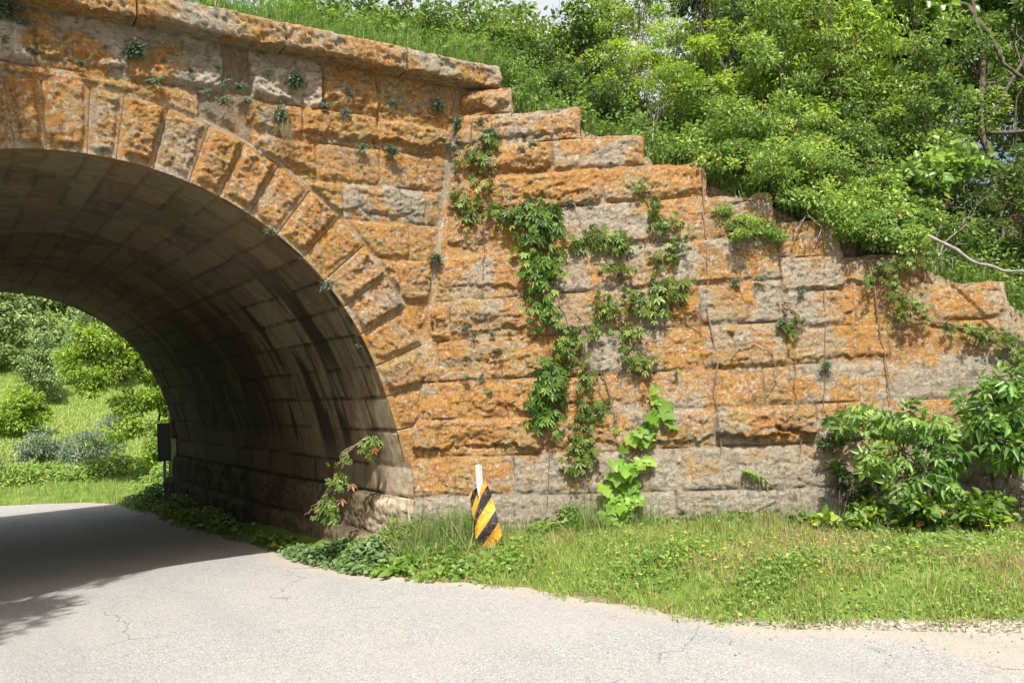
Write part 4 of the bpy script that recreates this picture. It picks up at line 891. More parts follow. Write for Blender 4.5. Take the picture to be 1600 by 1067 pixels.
vine('grape_vine', 'wild grape vine with large light green lobed leaves low on the wall', [(2.78, 1.38), (2.66, 1.11), (2.54, 0.82), (2.45, 0.54), (2.38, 0.22)], .085, 66, .19, 'grape', 'grape', seed=6, off=(.06, .16), down=.9)
vine('creeper', 'narrow creeper trailing from the fourth step down three courses', [(3.04, 4.12), (3.06, 3.7), (3.08, 3.3), (3.07, 2.95)], .11, 120, .075, 'palm5', 'creeper2', seed=7)
vine('creeper', 'small creeper with large leaves at the foot of the trailing one', [(3.10, 2.85), (2.95, 2.65), (2.85, 2.45)], .13, 80, .12, 'palm5', 'creeper2', seed=8)
vine('creeper', 'horizontal sprig of dark creeper joining the largest creeper and the trailing one', [(1.95, 3.25), (2.23, 3.42), (2.46, 3.36), (2.70, 3.36)], .08, 85, .11, 'palm5', 'creeper2', seed=9)
vine('creeper', 'sparse creeper mat on the grey stones between the sprig and the yellowing creeper', [(2.2, 3.1), (2.6, 3.0), (2.5, 2.75), (2.3, 2.6)], .16, 70, .075, 'palm5', 'creeper2', seed=19)
vine('creeper', 'leafy creeper column hanging from the sixth step near the right end', [(5.75, 3.0), (5.68, 2.75), (5.60, 2.51), (5.66, 2.21)], .15, 190, .065, 'palm5', 'creeper2', seed=10, off=(.06, .2))
vine('creeper', 'thin creeper straggling across the last stone course at the right edge', [(5.9, 2.2), (6.3, 2.05), (6.7, 1.9), (6.9, 1.6)], .18, 150, .07, 'palm5', 'creeper2', seed=11)
vine('creeper', 'wisp of creeper hanging by the grey weathered stones right of the bare stems', [(4.35, 2.5), (4.45, 2.3), (4.43, 2.15)], .07, 35, .06, 'palm5', 'creeper2', seed=12)
vine('creeper', 'creeper sprigs above the wild grape vine, left of its top leaves', [(2.05, 1.1), (2.0, .85), (1.98, .6), (2.1, .35)], .10, 70, .10, 'palm5', 'creeper2', seed=13)
def dry(label, path, r=.008, seed=1, d=.035, group='bare climber stems on the wall'):
    rng = np.random.default_rng(seed); path = np.array(path, float); m = len(path); t = np.linspace(0, m-1, 12*m); w_ = np.cumsum(rng.normal(0, .006, len(t)))
    P = wing(np.interp(t, range(m), path[:, 0])+w_-w_.mean(), np.interp(t, range(m), path[:, 1]), d+.03*vn(t*1.3, t*0, seed)); A = Acc(); tube(A, P, r*1.1, r*.6, 6)
    for k in range(4):
        i = rng.integers(3, len(t)-3); q = P[i]+np.array([rng.normal(0, .08), rng.normal(0, .08), -rng.uniform(.05, .3)]); tube(A, wobble(P[i], q, 5, .1, rng), r*.3, .0015, 4)
    o = link('dry_vine', A.mesh('dry_vine', M['stem'], 'tint', True, P[0]), None, tuple(P[0])); tag(o, label, 'vine stem', group); return o
dry('longest pale bare stem, straight down the wall from the fourth step to the lowest courses', [(3.55, 4.25), (3.50, 3.6), (3.54, 3.1), (3.48, 2.6), (3.52, 2.18), (3.58, 1.8), (3.51, 1.5), (3.58, 1.2), (3.55, .8)], .011, 1)
dry('thin pale bare stem left of the largest creeper', [(.88, 3.35), (.82, 2.73), (.90, 2.45), (1.03, 2.05), (1.08, 1.4), (1.16, .8)], .006, 2)
dry('bare stem dropping below the largest creeper to the weeds', [(1.62, 1.35), (1.60, .9), (1.52, .3)], .008, 3)
dry('bare brown stem under the light green creeper', [(1.99, 1.4), (2.03, .9), (1.99, .3)], .008, 4)
dry('curved bare stem joining the longest stem from the left', [(3.12, 2.6), (3.22, 2.38), (3.38, 2.24), (3.52, 2.11)], .008, 5)
dry('thin dark bare stem hanging from the sixth step towards the tall weeds', [(4.92, 3.4), (4.85, 2.9), (4.81, 2.41), (4.74, 1.7), (4.57, .82)], .007, 6)
dry('thin bare stem from the grape vine up to the yellowing creeper', [(2.2, 1.8), (2.28, 1.5), (2.42, 1.2), (2.5, 1.05)], .006, 7)
dry('looped pale tendril standing off the wall right of the longest stem', [(3.72, 1.86), (3.80, 2.02), (4.0, 2.06), (4.2, 1.92), (4.24, 1.68), (4.12, 1.52), (3.9, 1.52)], .006, 8, .09)
dry('kinked bare stem down the grey stone near the tall dark weed', [(4.45, 1.9), (4.40, 1.4), (4.44, 1.0), (4.38, .7)], .006, 9)
dry('pair of bare stems crossing the last steps near the leafy hanging creeper', [(5.3, 2.9), (5.36, 2.3), (5.42, 1.8), (5.40, 1.3)], .009, 10)

# --- small cliff plants
CF = 'small ferns rooted in the masonry joints'
protos = []
def make_fern(seed, nf=16, mat='fern'):
    rng = np.random.default_rng(seed); A = Acc(); n = nf
    a = rng.uniform(0, 2*math.pi, n); D = np.stack([np.cos(a), -np.abs(rng.uniform(.35, 1.1, n)), np.sin(a)*.9-.1], 1)
    C = rng.normal(0, .012, (n, 3)); N = np.array([0, -.4, .9])+rng.normal(0, .3, (n, 3))
    leaves(A, C, D, N, rng.uniform(.045, .085, n), 1.3, 'frond', rtint(n, rng, .5, .25), rng)
    n = n*2; D = np.stack([rng.normal(0, 1, n*2), -np.abs(rng.normal(0, .7, n*2)), rng.normal(-.1, .8, n*2)], 1)
    leaves(A, rng.normal(0, 1, (n*2, 3))*np.array([.040, .022, .032])-np.array([0, .035, 0]), D, np.array([0, -.5, .8])+rng.normal(0, .4, (n*2, 3)), rng.uniform(.014, .032, n*2), .85, 'dia', rtint(n*2, rng, .6, .25), rng)
    return A.mesh('fern_tuft', M[mat], 'tint')
FM = [make_fern(s, n) for s, n in ((1, 16), (2, 30), (3, 9), (4, 22), (5, 12), (6, 40), (7, 6))]
def fern(pos, rz, s, label, k):
    o = link('fern_tuft', FM[5 if s > 1.25 else (k*5+k//3) % 7], None, tuple(float(x) for x in pos)); o.rotation_euler = (0, ((k*37) % 100-50)/90, rz+((k*53) % 60-30)/100); s *= .8; o.scale = (s*(1+.3*((k*29) % 10)/10), s, s*(.75+.12*(k % 4)))
    tag(o, label, 'fern', CF)
face = [(.72, 5.27, 1.9, 'largest fern tuft, dark and bushy, just below the coping near the keystone'), (-.42, 5.46, 1.6, 'dark fern tuft in the top left corner under the coping'), (-.25, 5.38, .8, 'small sunlit fern tuft right of the one in the top left corner'), (-.42, 5.16, .9, 'dark fern tuft at the left edge below the corner tuft'),
        (-.2, 5.11, .9, 'fern tuft above the left end of the keystone line'), (.23, 5.05, .6, 'tiny fern on the bleached stone over the keystone'), (.93, 5.0, 1.1, 'fern tuft at the lower right of the largest one, over the ring stones'), (1.0, 5.22, .6, 'tiny fern beside the largest tuft on its right'), (1.27, 5.18, .7, 'small dark fern alone in the shade of the bleached top course'), (1.24, 5.06, .5, 'tiny fern under the lone shaded one'),
        (1.55, 5.24, .6, 'tiny fern where bleached stone meets orange stone'), (1.62, 5.09, .8, 'first fern of the row under the orange top stone'), (1.78, 5.08, .9, 'second fern of the row under the orange top stone'), (1.98, 5.06, .9, 'third fern of the row under the orange top stone'), (1.42, 4.96, .8, 'faint fern below the row, nearer the arch'), (1.6, 4.9, .9, 'pale fern below the row in the shaded joint'), (1.86, 4.92, .9, 'pale fern right below the end of the row'),
        (2.1, 5.29, .9, 'small fern hanging at the coping edge left of the big coping tuft'), (2.4, 5.27, 1.7, 'big round fern tuft hanging under the middle of the coping'), (2.2, 4.84, 1.4, 'fern tuft crowning the hanging bunch of dead grass'), (2.75, 5.01, 1.0, 'fern at the foot of the white stone block'), (3.06, 5.21, 1.0, 'fern in the upright joint right of the white stone block'), (2.98, 4.96, .9, 'flat fern right of the white block along the joint'), (3.2, 4.6, .9, 'fern left of the green tuft in the fourth course joint'),
        (3.58, 4.58, 1.3, 'bright spreading fern in the joint below the long orange stone'), (3.6, 5.2, .8, 'little fern in the shade under the coping near its end'), (4.25, 5.26, 1.3, 'fern tuft under the end of the coping'), (4.54, 5.06, 1.3, 'upper fern of the pair down the corner joint'), (4.5, 4.84, 1.2, 'lower fern of the pair down the corner joint')]
for i, (x, z, s, lb) in enumerate(face): fern((x, -.07 if z > 5 else -.085, z), .0, s, lb, i)
for i, (ph, s, lb) in enumerate([(54.5, .9, 'tiny fern hanging from the arch edge near the crown'), (40, 1.25, 'bright fern hanging from the middle of the arch edge'), (26, .9, 'small fern on the vault side low on the arch edge')]):
    r = intr(np.array(ph))-.02; fern((AC[0]+r*math.cos(R8(ph)), -.02 if i < 2 else .12, AC[1]+r*math.sin(R8(ph))), .3, s, lb, i+2)
wl = [(.27, 3.3, 1.5, 'round blue-grey tuft on the corner joint halfway up'), (.50, 4.72, .7, 'small fern beside the corner, second course'), (.98, 4.88, 1.4, 'flowering tuft at the left end of the second step stone'), (.85, 5.05, 1.1, 'tuft at the foot of the small stone under the coping end'), (1.52, 4.68, 1.0, 'dark tuft right of the dead brown one on the third course'), (1.38, 4.62, .8, 'dead brownish tuft on the third course'),
      (.62, 2.42, .9, 'grey tuft left in the fifth course from the grass'), (.73, 2.31, 1.1, 'tuft in the shadowed joint below the grey one'), (.95, 2.33, .8, 'tuft right of that in the same shadowed joint'), (1.15, 2.33, .9, 'tuft at the right end of the shadowed joint'), (.62, 1.82, .9, 'left of two round tufts above the lowest thick joint'), (.80, 1.80, 1.0, 'right of two round tufts above the lowest thick joint'),
      (1.0, 2.12, .7, 'tiny fern left of the thin pale stem'), (1.05, 2.0, .6, 'tiniest fern by the thin pale stem'), (.9, 1.62, .7, 'faint fern under the two round tufts'), (3.84, 2.78, .9, 'left fern in the joint beneath the mound of feathery shrub'), (4.12, 2.78, .9, 'right fern in the joint beneath the mound of feathery shrub'), (3.1, 1.75, 1.1, 'grey fern mat in the joint left of the longest stem'), (4.32, 2.24, 1.1, 'grey fern by the white lichened stone'), (4.55, 2.6, .8, 'fern in the joint above the white lichened stone'),
      (2.5, 2.95, .8, 'little fern at the middle of the grey stones'), (2.75, 1.95, .7, 'little fern right of the yellowing creeper'), (4.75, 1.75, .8, 'fern in the joint near the pair of bare stems'), (1.95, 3.9, .9, 'first fern in the hollow of the long stone, third step course'), (2.2, 3.88, .9, 'second fern in the hollow of the long stone, third step course')]
wr = -(math.pi/2-TH)+math.pi/2-TH*0
for i, (u, z, s, lb) in enumerate(wl): fern(wing(u, z, .075), -TH, s, lb, i)
# dead grass bunch, feathery plant mound on the wall, jamb creeper
def tuft_blades(n, spread, L, rng, down=True, w_=.004):
    A = Acc()
    for k in range(n):
        b = rng.normal(0, spread, 3)*np.array([1, .4, .3]); d = np.array([rng.normal(0, .35), -rng.uniform(.1, .5), -1 if down else 1.0]); d = unit(d); L_ = L*rng.uniform(.5, 1.2)
        t = np.linspace(0, 1, 6)[:, None]; P = b+d*t*L_+np.array([0, -.12 if down else -.3, (.25 if down else -.25)])*t*t*L_*.5; tube(A, P, w_*.5, w_*.2, 3, (rng.random(), 1.0, rng.random()))
    return A
rng = np.random.default_rng(4); A = tuft_blades(46, .035, .42, rng); o = link('dead_grass_tuft', A.mesh('dead_grass_tuft', M['tallgrass'], 'tint'), None, (2.24, -.10, 4.78)); tag(o, 'bunch of dead grass hanging below a fern on the arch wall', 'grass tuft')
plant('feathery_shrub', 'feathery green mound growing out of the wall below the bright shrub', 'shrub', None, WP(4.0, 3.32, .0), [(WP(3.95, 3.42, .14), (.24, .2, .18)), (WP(4.15, 3.34, .16), (.22, .18, .17)), (WP(3.72, 3.55, .10), (.18, .15, .12)), (WP(4.35, 3.3, .1), (.13, .12, .12))], 3600, .045, .35, 'dia', 'honey', tr=.008, stems=3, seed=51, clr=.09, names=('stem', 'foliage'), up=.6)
vine('creeper', 'leafy green creeper hanging in the mouth of the arch by the right jamb', [(3.28, 1.05), (3.10, .95), (2.98, .75), (2.85, .42), (2.68, .28)], .10, 62, .12, 'palm5', 'creeper2', seed=15, group=None, off=(0, .25), posf=lambda u, z, d: np.stack(np.broadcast_arrays(u, .55-d*1.2, z), -1), down=.4)

# --- box elder saplings and tall weeds against the wall, right
GB = 'leafy saplings at the foot of the wall'
plant('sapling', 'large-leaved sapling, the tallest, in front of the right end of the wall', 'sapling', GB, WP(6.05, 0, .55), [(WP(6.25, 1.35, .5), (.34, .26, .22)), (WP(6.55, 1.2, .6), (.28, .25, .22)), (WP(6.1, .95, .6), (.34, .26, .24)), (WP(6.45, .75, .7), (.3, .26, .22))], 260, .20, 1.25, 'elder', 'elder', tr=.022, stems=3, seed=61, clr=.16, droop=.55, names=('stem', 'foliage'), up=.8)
plant('sapling', 'large-leaved sapling spreading left towards the stepped stones, middle one of three', 'sapling', GB, WP(5.6, 0, .6), [(WP(5.35, 1.12, .5), (.36, .26, .18)), (WP(4.98, 1.12, .4), (.26, .2, .13)), (WP(5.7, .95, .6), (.36, .28, .2)), (WP(5.5, .6, .75), (.36, .3, .2)), (WP(5.15, .75, .6), (.26, .22, .18))], 270, .19, 1.25, 'elder', 'elder', tr=.02, stems=4, seed=62, clr=.16, droop=.55, names=('stem', 'foliage'), up=.8)
plant('sapling', 'smaller leafy sapling cut by the right edge of the picture', 'sapling', GB, WP(7.0, 0, .8), [(WP(6.95, .8, .8), (.34, .28, .26)), (WP(6.75, .45, 1.0), (.3, .28, .22)), (WP(7.3, 1.1, .7), (.35, .3, .25))], 190, .18, 1.25, 'elder', 'elder', tr=.015, stems=3, seed=63, clr=.16, names=('stem', 'foliage'))
plant('tall_weed', 'tall narrow-leaved dark weed standing close to the wall left of the saplings', 'weed', None, WP(4.72, 0, .25), [(WP(4.72, .95, .22), (.10, .09, .26)), (WP(4.75, .5, .25), (.15, .13, .32)), (WP(4.95, .35, .3), (.18, .15, .22))], 1200, .07, .28, 'dia', 'dark', tr=.006, stems=5, seed=64, clr=.07, names=('stem', 'foliage'))
plant('leafy_weed', 'sprawling leafy weeds under the saplings', 'weed', None, WP(5.4, 0, .8), [(WP(4.9, .18, .6), (.3, .2, .14)), (WP(5.4, .22, .8), (.4, .26, .18)), (WP(5.9, .22, .85), (.4, .28, .18)), (WP(6.5, .2, 1.1), (.45, .3, .2)), (WP(7.0, .2, 1.2), (.4, .3, .2)), (WP(4.45, .08, .5), (.25, .18, .09))], 2300, .095, .7, 'oval', 'creeper', tr=.006, stems=6, seed=65, clr=.12, names=('stem', 'foliage'))
# fern frond lying out from the wall
rng = np.random.default_rng(9); A = Acc(); C = np.array([WP(3.72, .62, .06)]*3); leaves(A, C, np.array([(.75, -.65, -.25), (.7, -.75, .1), (.4, -.9, -.1)]), np.array([(0, 0, 1.0)]*3), np.array([.42, .3, .26]), .8, 'frond', rtint(3, rng, .6, .1), rng)
o = link('fern_frond', A.mesh('fern_frond', M['honey'], 'tint', False, C[0]), None, tuple(C[0])); tag(o, 'bright fern frond leaning out of the lowest courses, casting a comb-like shadow', 'fern')

# ------------------------------------------------------------------ object markers
def mat_marker(name, stripes):
    b = NB(name); r, g, d = b.attr('mask'); P = b.pos(False); n = b.noise(P, 30, 4, .6); n2 = b.noise(P, 9, 3)
    y = b.mix(b.step(n2, .42, .66), (.74, .40, .035), (.55, .24, .03))
    k = b.math('FRACT', b.math('ADD', b.math('MULTIPLY', g, 3.25), b.math('MULTIPLY', r, -1.12)))
    c = b.mix(b.math('GREATER_THAN', k, .52), y, (.022, .024, .028)) if stripes else b.mix(b.step(n, .4, .6), (.06, .065, .065), (.10, .10, .095))
    if stripes: c = b.mix(b.math('MULTIPLY', b.step(b.noise(P, 14, 6, .8), .54, .60), .75), c, (.30, .15, .07)); c = b.mix(b.math('MULTIPLY', b.step(b.noise(P, 55, 2), .68, .74), .6), c, (.5, .47, .42))
    return b.out(c, .45, b.bump(n, .003, .4), .4)
M['marker'] = mat_marker('striped_marker_face', True); M['marker_back'] = mat_marker('marker_back', False)
def mat_metal():
    b = NB('galvanised_post'); P = b.pos(False); n = b.noise(P, 40, 4, .6)
    return b.out(b.mix(b.step(n, .45, .65), (.62, .62, .60), (.40, .39, .36)), .5, b.bump(n, .002, .5), .4, .25)
M['post'] = mat_metal()
def marker(name, label, pos, rz, lean, bend, wd=.30, ht=.91, face='marker', z0=.0, posth=.95, post_lean=0.0, flat=False):
    root = tag(empty(name, pos, rz), label, 'road marker')
    nu, nv = 13, 30; U, V = np.meshgrid(np.linspace(0, 1, nu), np.linspace(0, 1, nv), indexing='ij')
    u = (U-.5)*wd; v = V*ht; y = np.zeros(U.shape)
    if bend:     # creased and folded: the upper left corner is bent back, the sheet twists as it rises
        k = np.clip((V-.66)*1.5-(U-.42)*1.15, 0, 1); y = y+k*.20; u = u+k*.05; v = v-k*.16
        y = y+.020*np.sin(V*7+U*2)+.012*np.sin(V*17-U*5); u = u+.02*np.sin(V*3.0)
    T = np.stack([u+lean*v, y, v+z0], -1).reshape(-1, 3); F = grid_faces(nu, nv); MK = np.stack([U, V, U*0], -1).reshape(-1, 3)
    a = Acc(); a.add(T, F, MK); link('panel', a.mesh('panel', M[face], 'mask'), root)
    a = Acc(); a.add(T+np.array([0, .004, 0]), F[:, ::-1], MK)
    idx = np.arange(nu*nv).reshape(nu, nv); per = np.concatenate([idx[:, 0], idx[-1, 1:], idx[::-1, -1][1:], idx[0, ::-1][1:]])
    pv = T[per]; m = len(per); F2 = np.array([(i, i+1, m+i+1, m+i) for i in range(m-1)]); a.add(np.concatenate([pv, pv+np.array([0, .004, 0])]), F2, (.5, .5, .5))
    link('panel_back', a.mesh('panel_back', M['marker_back'], 'mask'), root)
    A = Acc(); n = 24; zz = np.linspace(-.45, posth, n); c = np.array([(-.035, .012), (-.022, .012), (-.018, .036), (.018, .036), (.022, .012), (.035, .012), (.035, .016), (.025, .016), (.020, .041), (-.020, .041), (-.025, .016), (-.035, .016)])
    cx_ = post_lean*np.clip(zz, 0, 9)+(.05*np.clip(zz-.75, 0, 9)*3 if bend else 0); cy_ = .01+(.05*np.clip(zz-.8, 0, 9) if bend else 0*zz)
    P = np.stack([c[None, :, 0]+cx_[:, None], c[None, :, 1]+np.broadcast_to(cy_, n)[:, None], np.repeat(zz[:, None], 12, 1)], -1)
    i = np.arange(n-1)[:, None]*12; j = np.arange(12)[None]; j2 = (j+1) % 12
    A.add(P.reshape(-1, 3), np.stack([(i+j).ravel(), (i+j2).ravel(), (i+12+j2).ravel(), (i+12+j).ravel()], 1), (.5, .5, .5))
    A.add(P[-1], np.array([(0, 5, 6, 11), (1, 4, 7, 10), (2, 3, 8, 9)]), (.5, .5, .5))
    link('post', A.mesh('post', M['post'], 'tint'), root)
    B = Acc()
    for bz in (.22, .62):
        q = np.array([(lean*(bz*ht)+.004*math.cos(t)*1.6+(.02 if bend else 0), -.006-(.012 if bend else 0), z0+bz*ht+.0065*math.sin(t)) for t in np.linspace(0, 2*math.pi, 8)[:-1]]); q = np.concatenate([q, q+np.array([0, .02, 0])]); B.add(q, np.array([(i, (i+1) % 7, 7+(i+1) % 7, 7+i) for i in range(7)]), (.5, .5, .5)); B.add(q[:7], np.array([(0, 1, 2, 3), (0, 3, 4, 6)]), (.5, .5, .5))
    link('bolt', B.mesh('bolt', M['post'], 'tint'), root)
    return root
mz = float(terrain(4.2, -1.0))
marker('object_marker', 'battered yellow and black striped marker panel leaning in the weeds before the wall', (4.09, -1.16, mz-.12), -.62, -.22, True, wd=.30, posth=1.0, post_lean=-.17, z0=-.10)
marker('object_marker', 'dark marker panel, seen from behind, on a post at the far mouth of the arch', (3.46, 12.25, float(terrain(3.46, 12.25))), -.15, 0.0, False, face='marker_back', z0=1.05, posth=1.9)

# ------------------------------------------------------------------ grass and low plants
def blades(n, xy, h, hv, wd, rng, base, dryf, lean=.35, A=None, zoff=0.0, zf=None):
    A = A or Acc(); x, y = xy; z = (zf or terrain)(x, y)-.015+zoff
    a = rng.uniform(0, 2*math.pi, n); H = h*rng.uniform(1-hv, 1+hv, n); ln = np.abs(rng.normal(0, lean, n))*H; b = rng.uniform(0, 2*math.pi, n)
    s = np.stack([np.cos(a), np.sin(a), 0*a], 1)*(wd*rng.uniform(.6, 1.3, n)*.5)[:, None]; o = np.stack([np.cos(b)*ln, np.sin(b)*ln, 0*b], 1)
    p = np.stack([x, y, z], 1); up = np.array([0, 0, 1.0])
    V = np.stack([p-s, p+s, p+o*.35+up*(H*.6)[:, None]+s*.75, p+o*.35+up*(H*.6)[:, None]-s*.75, p+o+up*(H*(1-.25*np.clip(ln/H, 0, 1)))[:, None]], 1)
    t = np.stack([np.clip(base+rng.normal(0, .2, n), 0, 1), np.where(rng.random(n) < dryf, .97, .3), np.clip(rng.normal(.5, .2, n), 0, 1)], 1)
    i = (np.arange(n)*5)[:, None]
    A.V.append(V.reshape(-1, 3)); A.A.append(np.repeat(t, 5, 0)); A.F.setdefault(4, []).append(np.array([[0, 1, 2, 3]])+i+A.n); A.F.setdefault(3, []).append(np.array([[3, 2, 4]])+i+A.n); A.n += n*5
    return A
def scatter(n, x0, x1, y0, y1, rng, dens):
    x = rng.uniform(x0, x1, n); y = rng.uniform(y0, y1, n); k = rng.random(n) < dens(x, y); return x[k], y[k]
def stuff(name, A, mat, org=(0, 0, 0)):
    o = link(name, A.mesh(name, M[mat], 'tint', False, org), None, org); tag(o, kind='stuff'); return o
def wall_d(x, y):     # distance in front of the wing wall base (positive towards the road), and u
    ux = x-3.848; return -(ux*BK[0]+y*BK[1]+BAT*1.7), ux*WD[0]-y*(-WD[1])*-1*-1 if False else ux*WD[0]+y*WD[1]
rng = np.random.default_rng(71)
def dens_verge(x, y):
    e = x-road_right(y); wd_, u = wall_d(x, y); w_ = np.where(u > -.1, wd_ > -.02, (y < .2)|(x < 3.5))
    patch = .35+.65*ss(.32, .5, fbm(x*2.3, y*2.3, 31)); gap = ss(-.05, .30, e+(fbm(x*2.5, y*2.5, 33)-.5)*.7)
    sh = 1-ss(.45, .05, e+(fbm(x*1.1, y*1.1, 35)-.5)*.6)*ss(-4.9, -6.2, y)*.9
    return patch*gap*sh*w_
N0 = 300000
x, y = scatter(N0, 2.6, 11.5, -9.5, .6, rng, lambda x, y: dens_verge(x, y)*np.where(y < -6.8, .4, 1))
e = x-road_right(y); wd_, u = wall_d(x, y)
near_wall = ss(1.3, .1, wd_)
dn = np.clip(.17+.48*ss(.42, .56, fbm(x*1.3, y*1.3, 44))*ss(.4, 1.2, e)+.2*near_wall, 0, .8)
A = Acc(); hts = .055+.06*fbm(x*1.5, y*1.5, 45)+.04*near_wall
for lo_, hi_ in ((0, .10), (.10, .13), (.13, 1)):
    m = (hts >= lo_) & (hts < hi_)
    if m.any(): blades(int(m.sum()), (x[m], y[m]), float(hts[m].mean())*.85, .75, .0062, rng, .5, dn[m], .75, A=A)
stuff('grass', A, 'grass')
rng = np.random.default_rng(711); x, y = scatter(60000, -8, -2.5, -9.5, 1.0, rng, lambda x, y: ss(.0, .25, road_left(y)-x)*(.4+.6*fbm(x*2, y*2, 31)))
A = blades(len(x), (x, y), .09, .75, .009, rng, .5, .2, .7); stuff('grass', A, 'grass')
# clover and broad weeds in the turf
rng = np.random.default_rng(72); x, y = scatter(60000, 2.6, 11.5, -9, .6, rng, lambda x, y: dens_verge(x, y)*ss(.42, .62, fbm(x*1.7, y*1.7, 51))*np.where(y < -6.8, .4, 1))
n = len(x); z = terrain(x, y)+rng.uniform(.01, .09, n); A = Acc()
D = np.stack([rng.normal(0, 1, n), rng.normal(0, 1, n), rng.normal(.15, .25, n)], 1); N = np.stack([rng.normal(0, .45, n), rng.normal(0, .45, n), np.ones(n)], 1)
leaves(A, np.stack([x, y, z], 1), D, N, rng.uniform(.018, .045, n), .75, 'dia', rtint(n, rng, .5, .25), rng); stuff('ground_cover', A, 'honey')
# taller rank grass along the foot of the wall
rng = np.random.default_rng(73); A = Acc()
def along(u0, u1, n, dmax): u = rng.uniform(u0, u1, n); d = np.abs(rng.normal(0, dmax, n))+.03; P = wing(u, 0*u, d); return P[:, 0], P[:, 1]
for (u0, u1, n, dm, h, dry_) in ((-.10, .75, 1500, .28, .34, .35), (1.1, 3.4, 700, .16, .18, .45), (3.2, 7.2, 1500, .40, .2, .4), (1.8, 2.2, 260, .15, .34, .25), (.75, 1.2, 120, .12, .2, .3), (2.5, 2.8, 120, .15, .28, .3)):
    blades(n, along(u0, u1, n, dm), h, .75, .008, rng, .5, dry_, .65, A)
stuff('tall_grass', A, 'tallgrass')
# blue-green creeping leaves at the corner of the arch, weeds around the marker
rng = np.random.default_rng(74); A = Acc()
def patch(A, cx_, cy_, rx, ry, n, L, W, shape, hmax, base=.5, rot=0.0):
    a = rng.normal(0, .5, n); b = rng.normal(0, .5, n); x = cx_+a*rx*math.cos(rot)-b*ry*math.sin(rot); y = cy_+a*rx*math.sin(rot)+b*ry*math.cos(rot)
    h = hmax*np.clip(1-(a*a+b*b)*.7, .1, 1)*rng.random(n)**.6; z = terrain(x, y)+h+.01
    kk = (x > road_right(y)-.10) | (y > 15); a, b, x, y, z, h = a[kk], b[kk], x[kk], y[kk], z[kk], h[kk]; n = len(x)
    D = np.stack([rng.normal(0, 1, n)+a, rng.normal(0, 1, n)-.4, rng.normal(-.1, .3, n)], 1); N = np.stack([rng.normal(0, .4, n), rng.normal(0, .4, n)-.2, np.ones(n)], 1)
    leaves(A, np.stack([x, y, z], 1), D, N, L*rng.uniform(.6, 1.2, n), W, shape, rtint(n, rng, base, .22), rng)
for a_ in ((2.95, .95, .5, .5, 700, .075, .85, 'oval', .16), (3.2, .2, .45, .4, 600, .075, .85, 'oval', .20), (3.1, -.3, .4, .3, 300, .08, .85, 'oval', .14), (2.85, 1.7, .2, .4, 160, .07, .8, 'oval', .1)): patch(A, *a_)
o = stuff('ground_cover', A, 'silver'); o.data.materials[0] = mat_leaf('blue_green_creeping_leaf', [(.07, .13, .045), (.12, .20, .07), (.19, .28, .11)], .3, .45, .4)
A = Acc()
for a_ in ((3.25, -.55, .55, .4, 420, .10, .85, 'oval', .12), (3.7, -.75, .4, .4, 300, .085, .8, 'oval', .12), (3.5, -1.25, .35, .3, 200, .09, .85, 'oval', .08), (4.25, -1.5, .3, .16, 60, .07, .8, 'oval', .10), (4.75, -1.3, .4, .25, 150, .10, .8, 'oval', .16), (3.9, -1.75, .45, .35, 260, .06, .8, 'oval', .08),
           (3.65, -.15, .35, .3, 330, .06, .55, 'oval', .38), (3.42, -.02, .22, .3, 520, .05, .45, 'oval', .42), (3.2, .35, .3, .3, 300, .05, .5, 'oval', .25), (4.0, -.75, .3, .2, 200, .05, .5, 'oval', .28), (5.0, -1.35, .2, .15, 160, .06, .6, 'oval', .34), (5.05, -1.45, .3, .2, 160, .07, .7, 'oval', .3), (5.7, -2.1, .5, .25, 220, .075, .7, 'oval', .14), (6.3, -2.7, .6, .25, 260, .07, .7, 'oval', .14), (7.6, -4.3, .8, .4, 500, .08, .75, 'oval', .2), (4.6, -3.2, .7, .5, 700, .045, .8, 'oval', .09), (4.9, -4.4, .8, .4, 800, .04, .8, 'oval', .10), (6.2, -4.9, 1.0, .5, 900, .045, .8, 'oval', .10)): patch(A, *a_)
stuff('ground_cover', A, 'bigleaf')
# weeds inside the arch along the plinth and at the far mouth
rng = np.random.default_rng(75); A = Acc()
for a_ in ((2.95, 3.0, .2, 1.2, 160, .09, .8, 'oval', .12), (3.0, 7.0, .3, 2.0, 700, .10, .8, 'oval', .30), (3.1, 9.5, .25, 1.8, 700, .09, .8, 'oval', .45), (3.3, 12.3, .55, 1.0, 900, .10, .8, 'oval', .55), (3.15, 13.8, .35, 1.4, 500, .08, .7, 'oval', .3)): patch(A, *a_)
stuff('undergrowth', A, 'midgreen')
x, y = scatter(30000, -12, 8, 8.5, 27, rng, lambda x, y: (x > road_right(y)+.05)*.9); A = blades(len(x), (x, y), .16, .5, .016, rng, .5, .08); stuff('grass', A, 'grass')
A = Acc()
for (cx_, cy_, rx, ry, n, h) in ((1.5, 26, 2.2, 1.4, 1500, .7), (4.3, 25, 2, 1.3, 1600, .8), (-1.5, 27, 2, 1.4, 900, .7), (6.2, 23, 1.4, 1.4, 1500, 1.2), (5.3, 18.5, 1.2, 1.4, 1400, 1.0)): patch(A, cx_, cy_, rx, ry, n, .17, .5, 'oval', h)
stuff('undergrowth', A, 'honey')
# meadow tufts
rng = np.random.default_rng(76); x, y = scatter(60000, -8, 16, 27, 52, rng, lambda x, y: np.ones(len(x))*.9); A = blades(len(x), (x, y), .16, .6, .04, rng, .7, .06, .8); stuff('meadow_grass', A, 'grass')
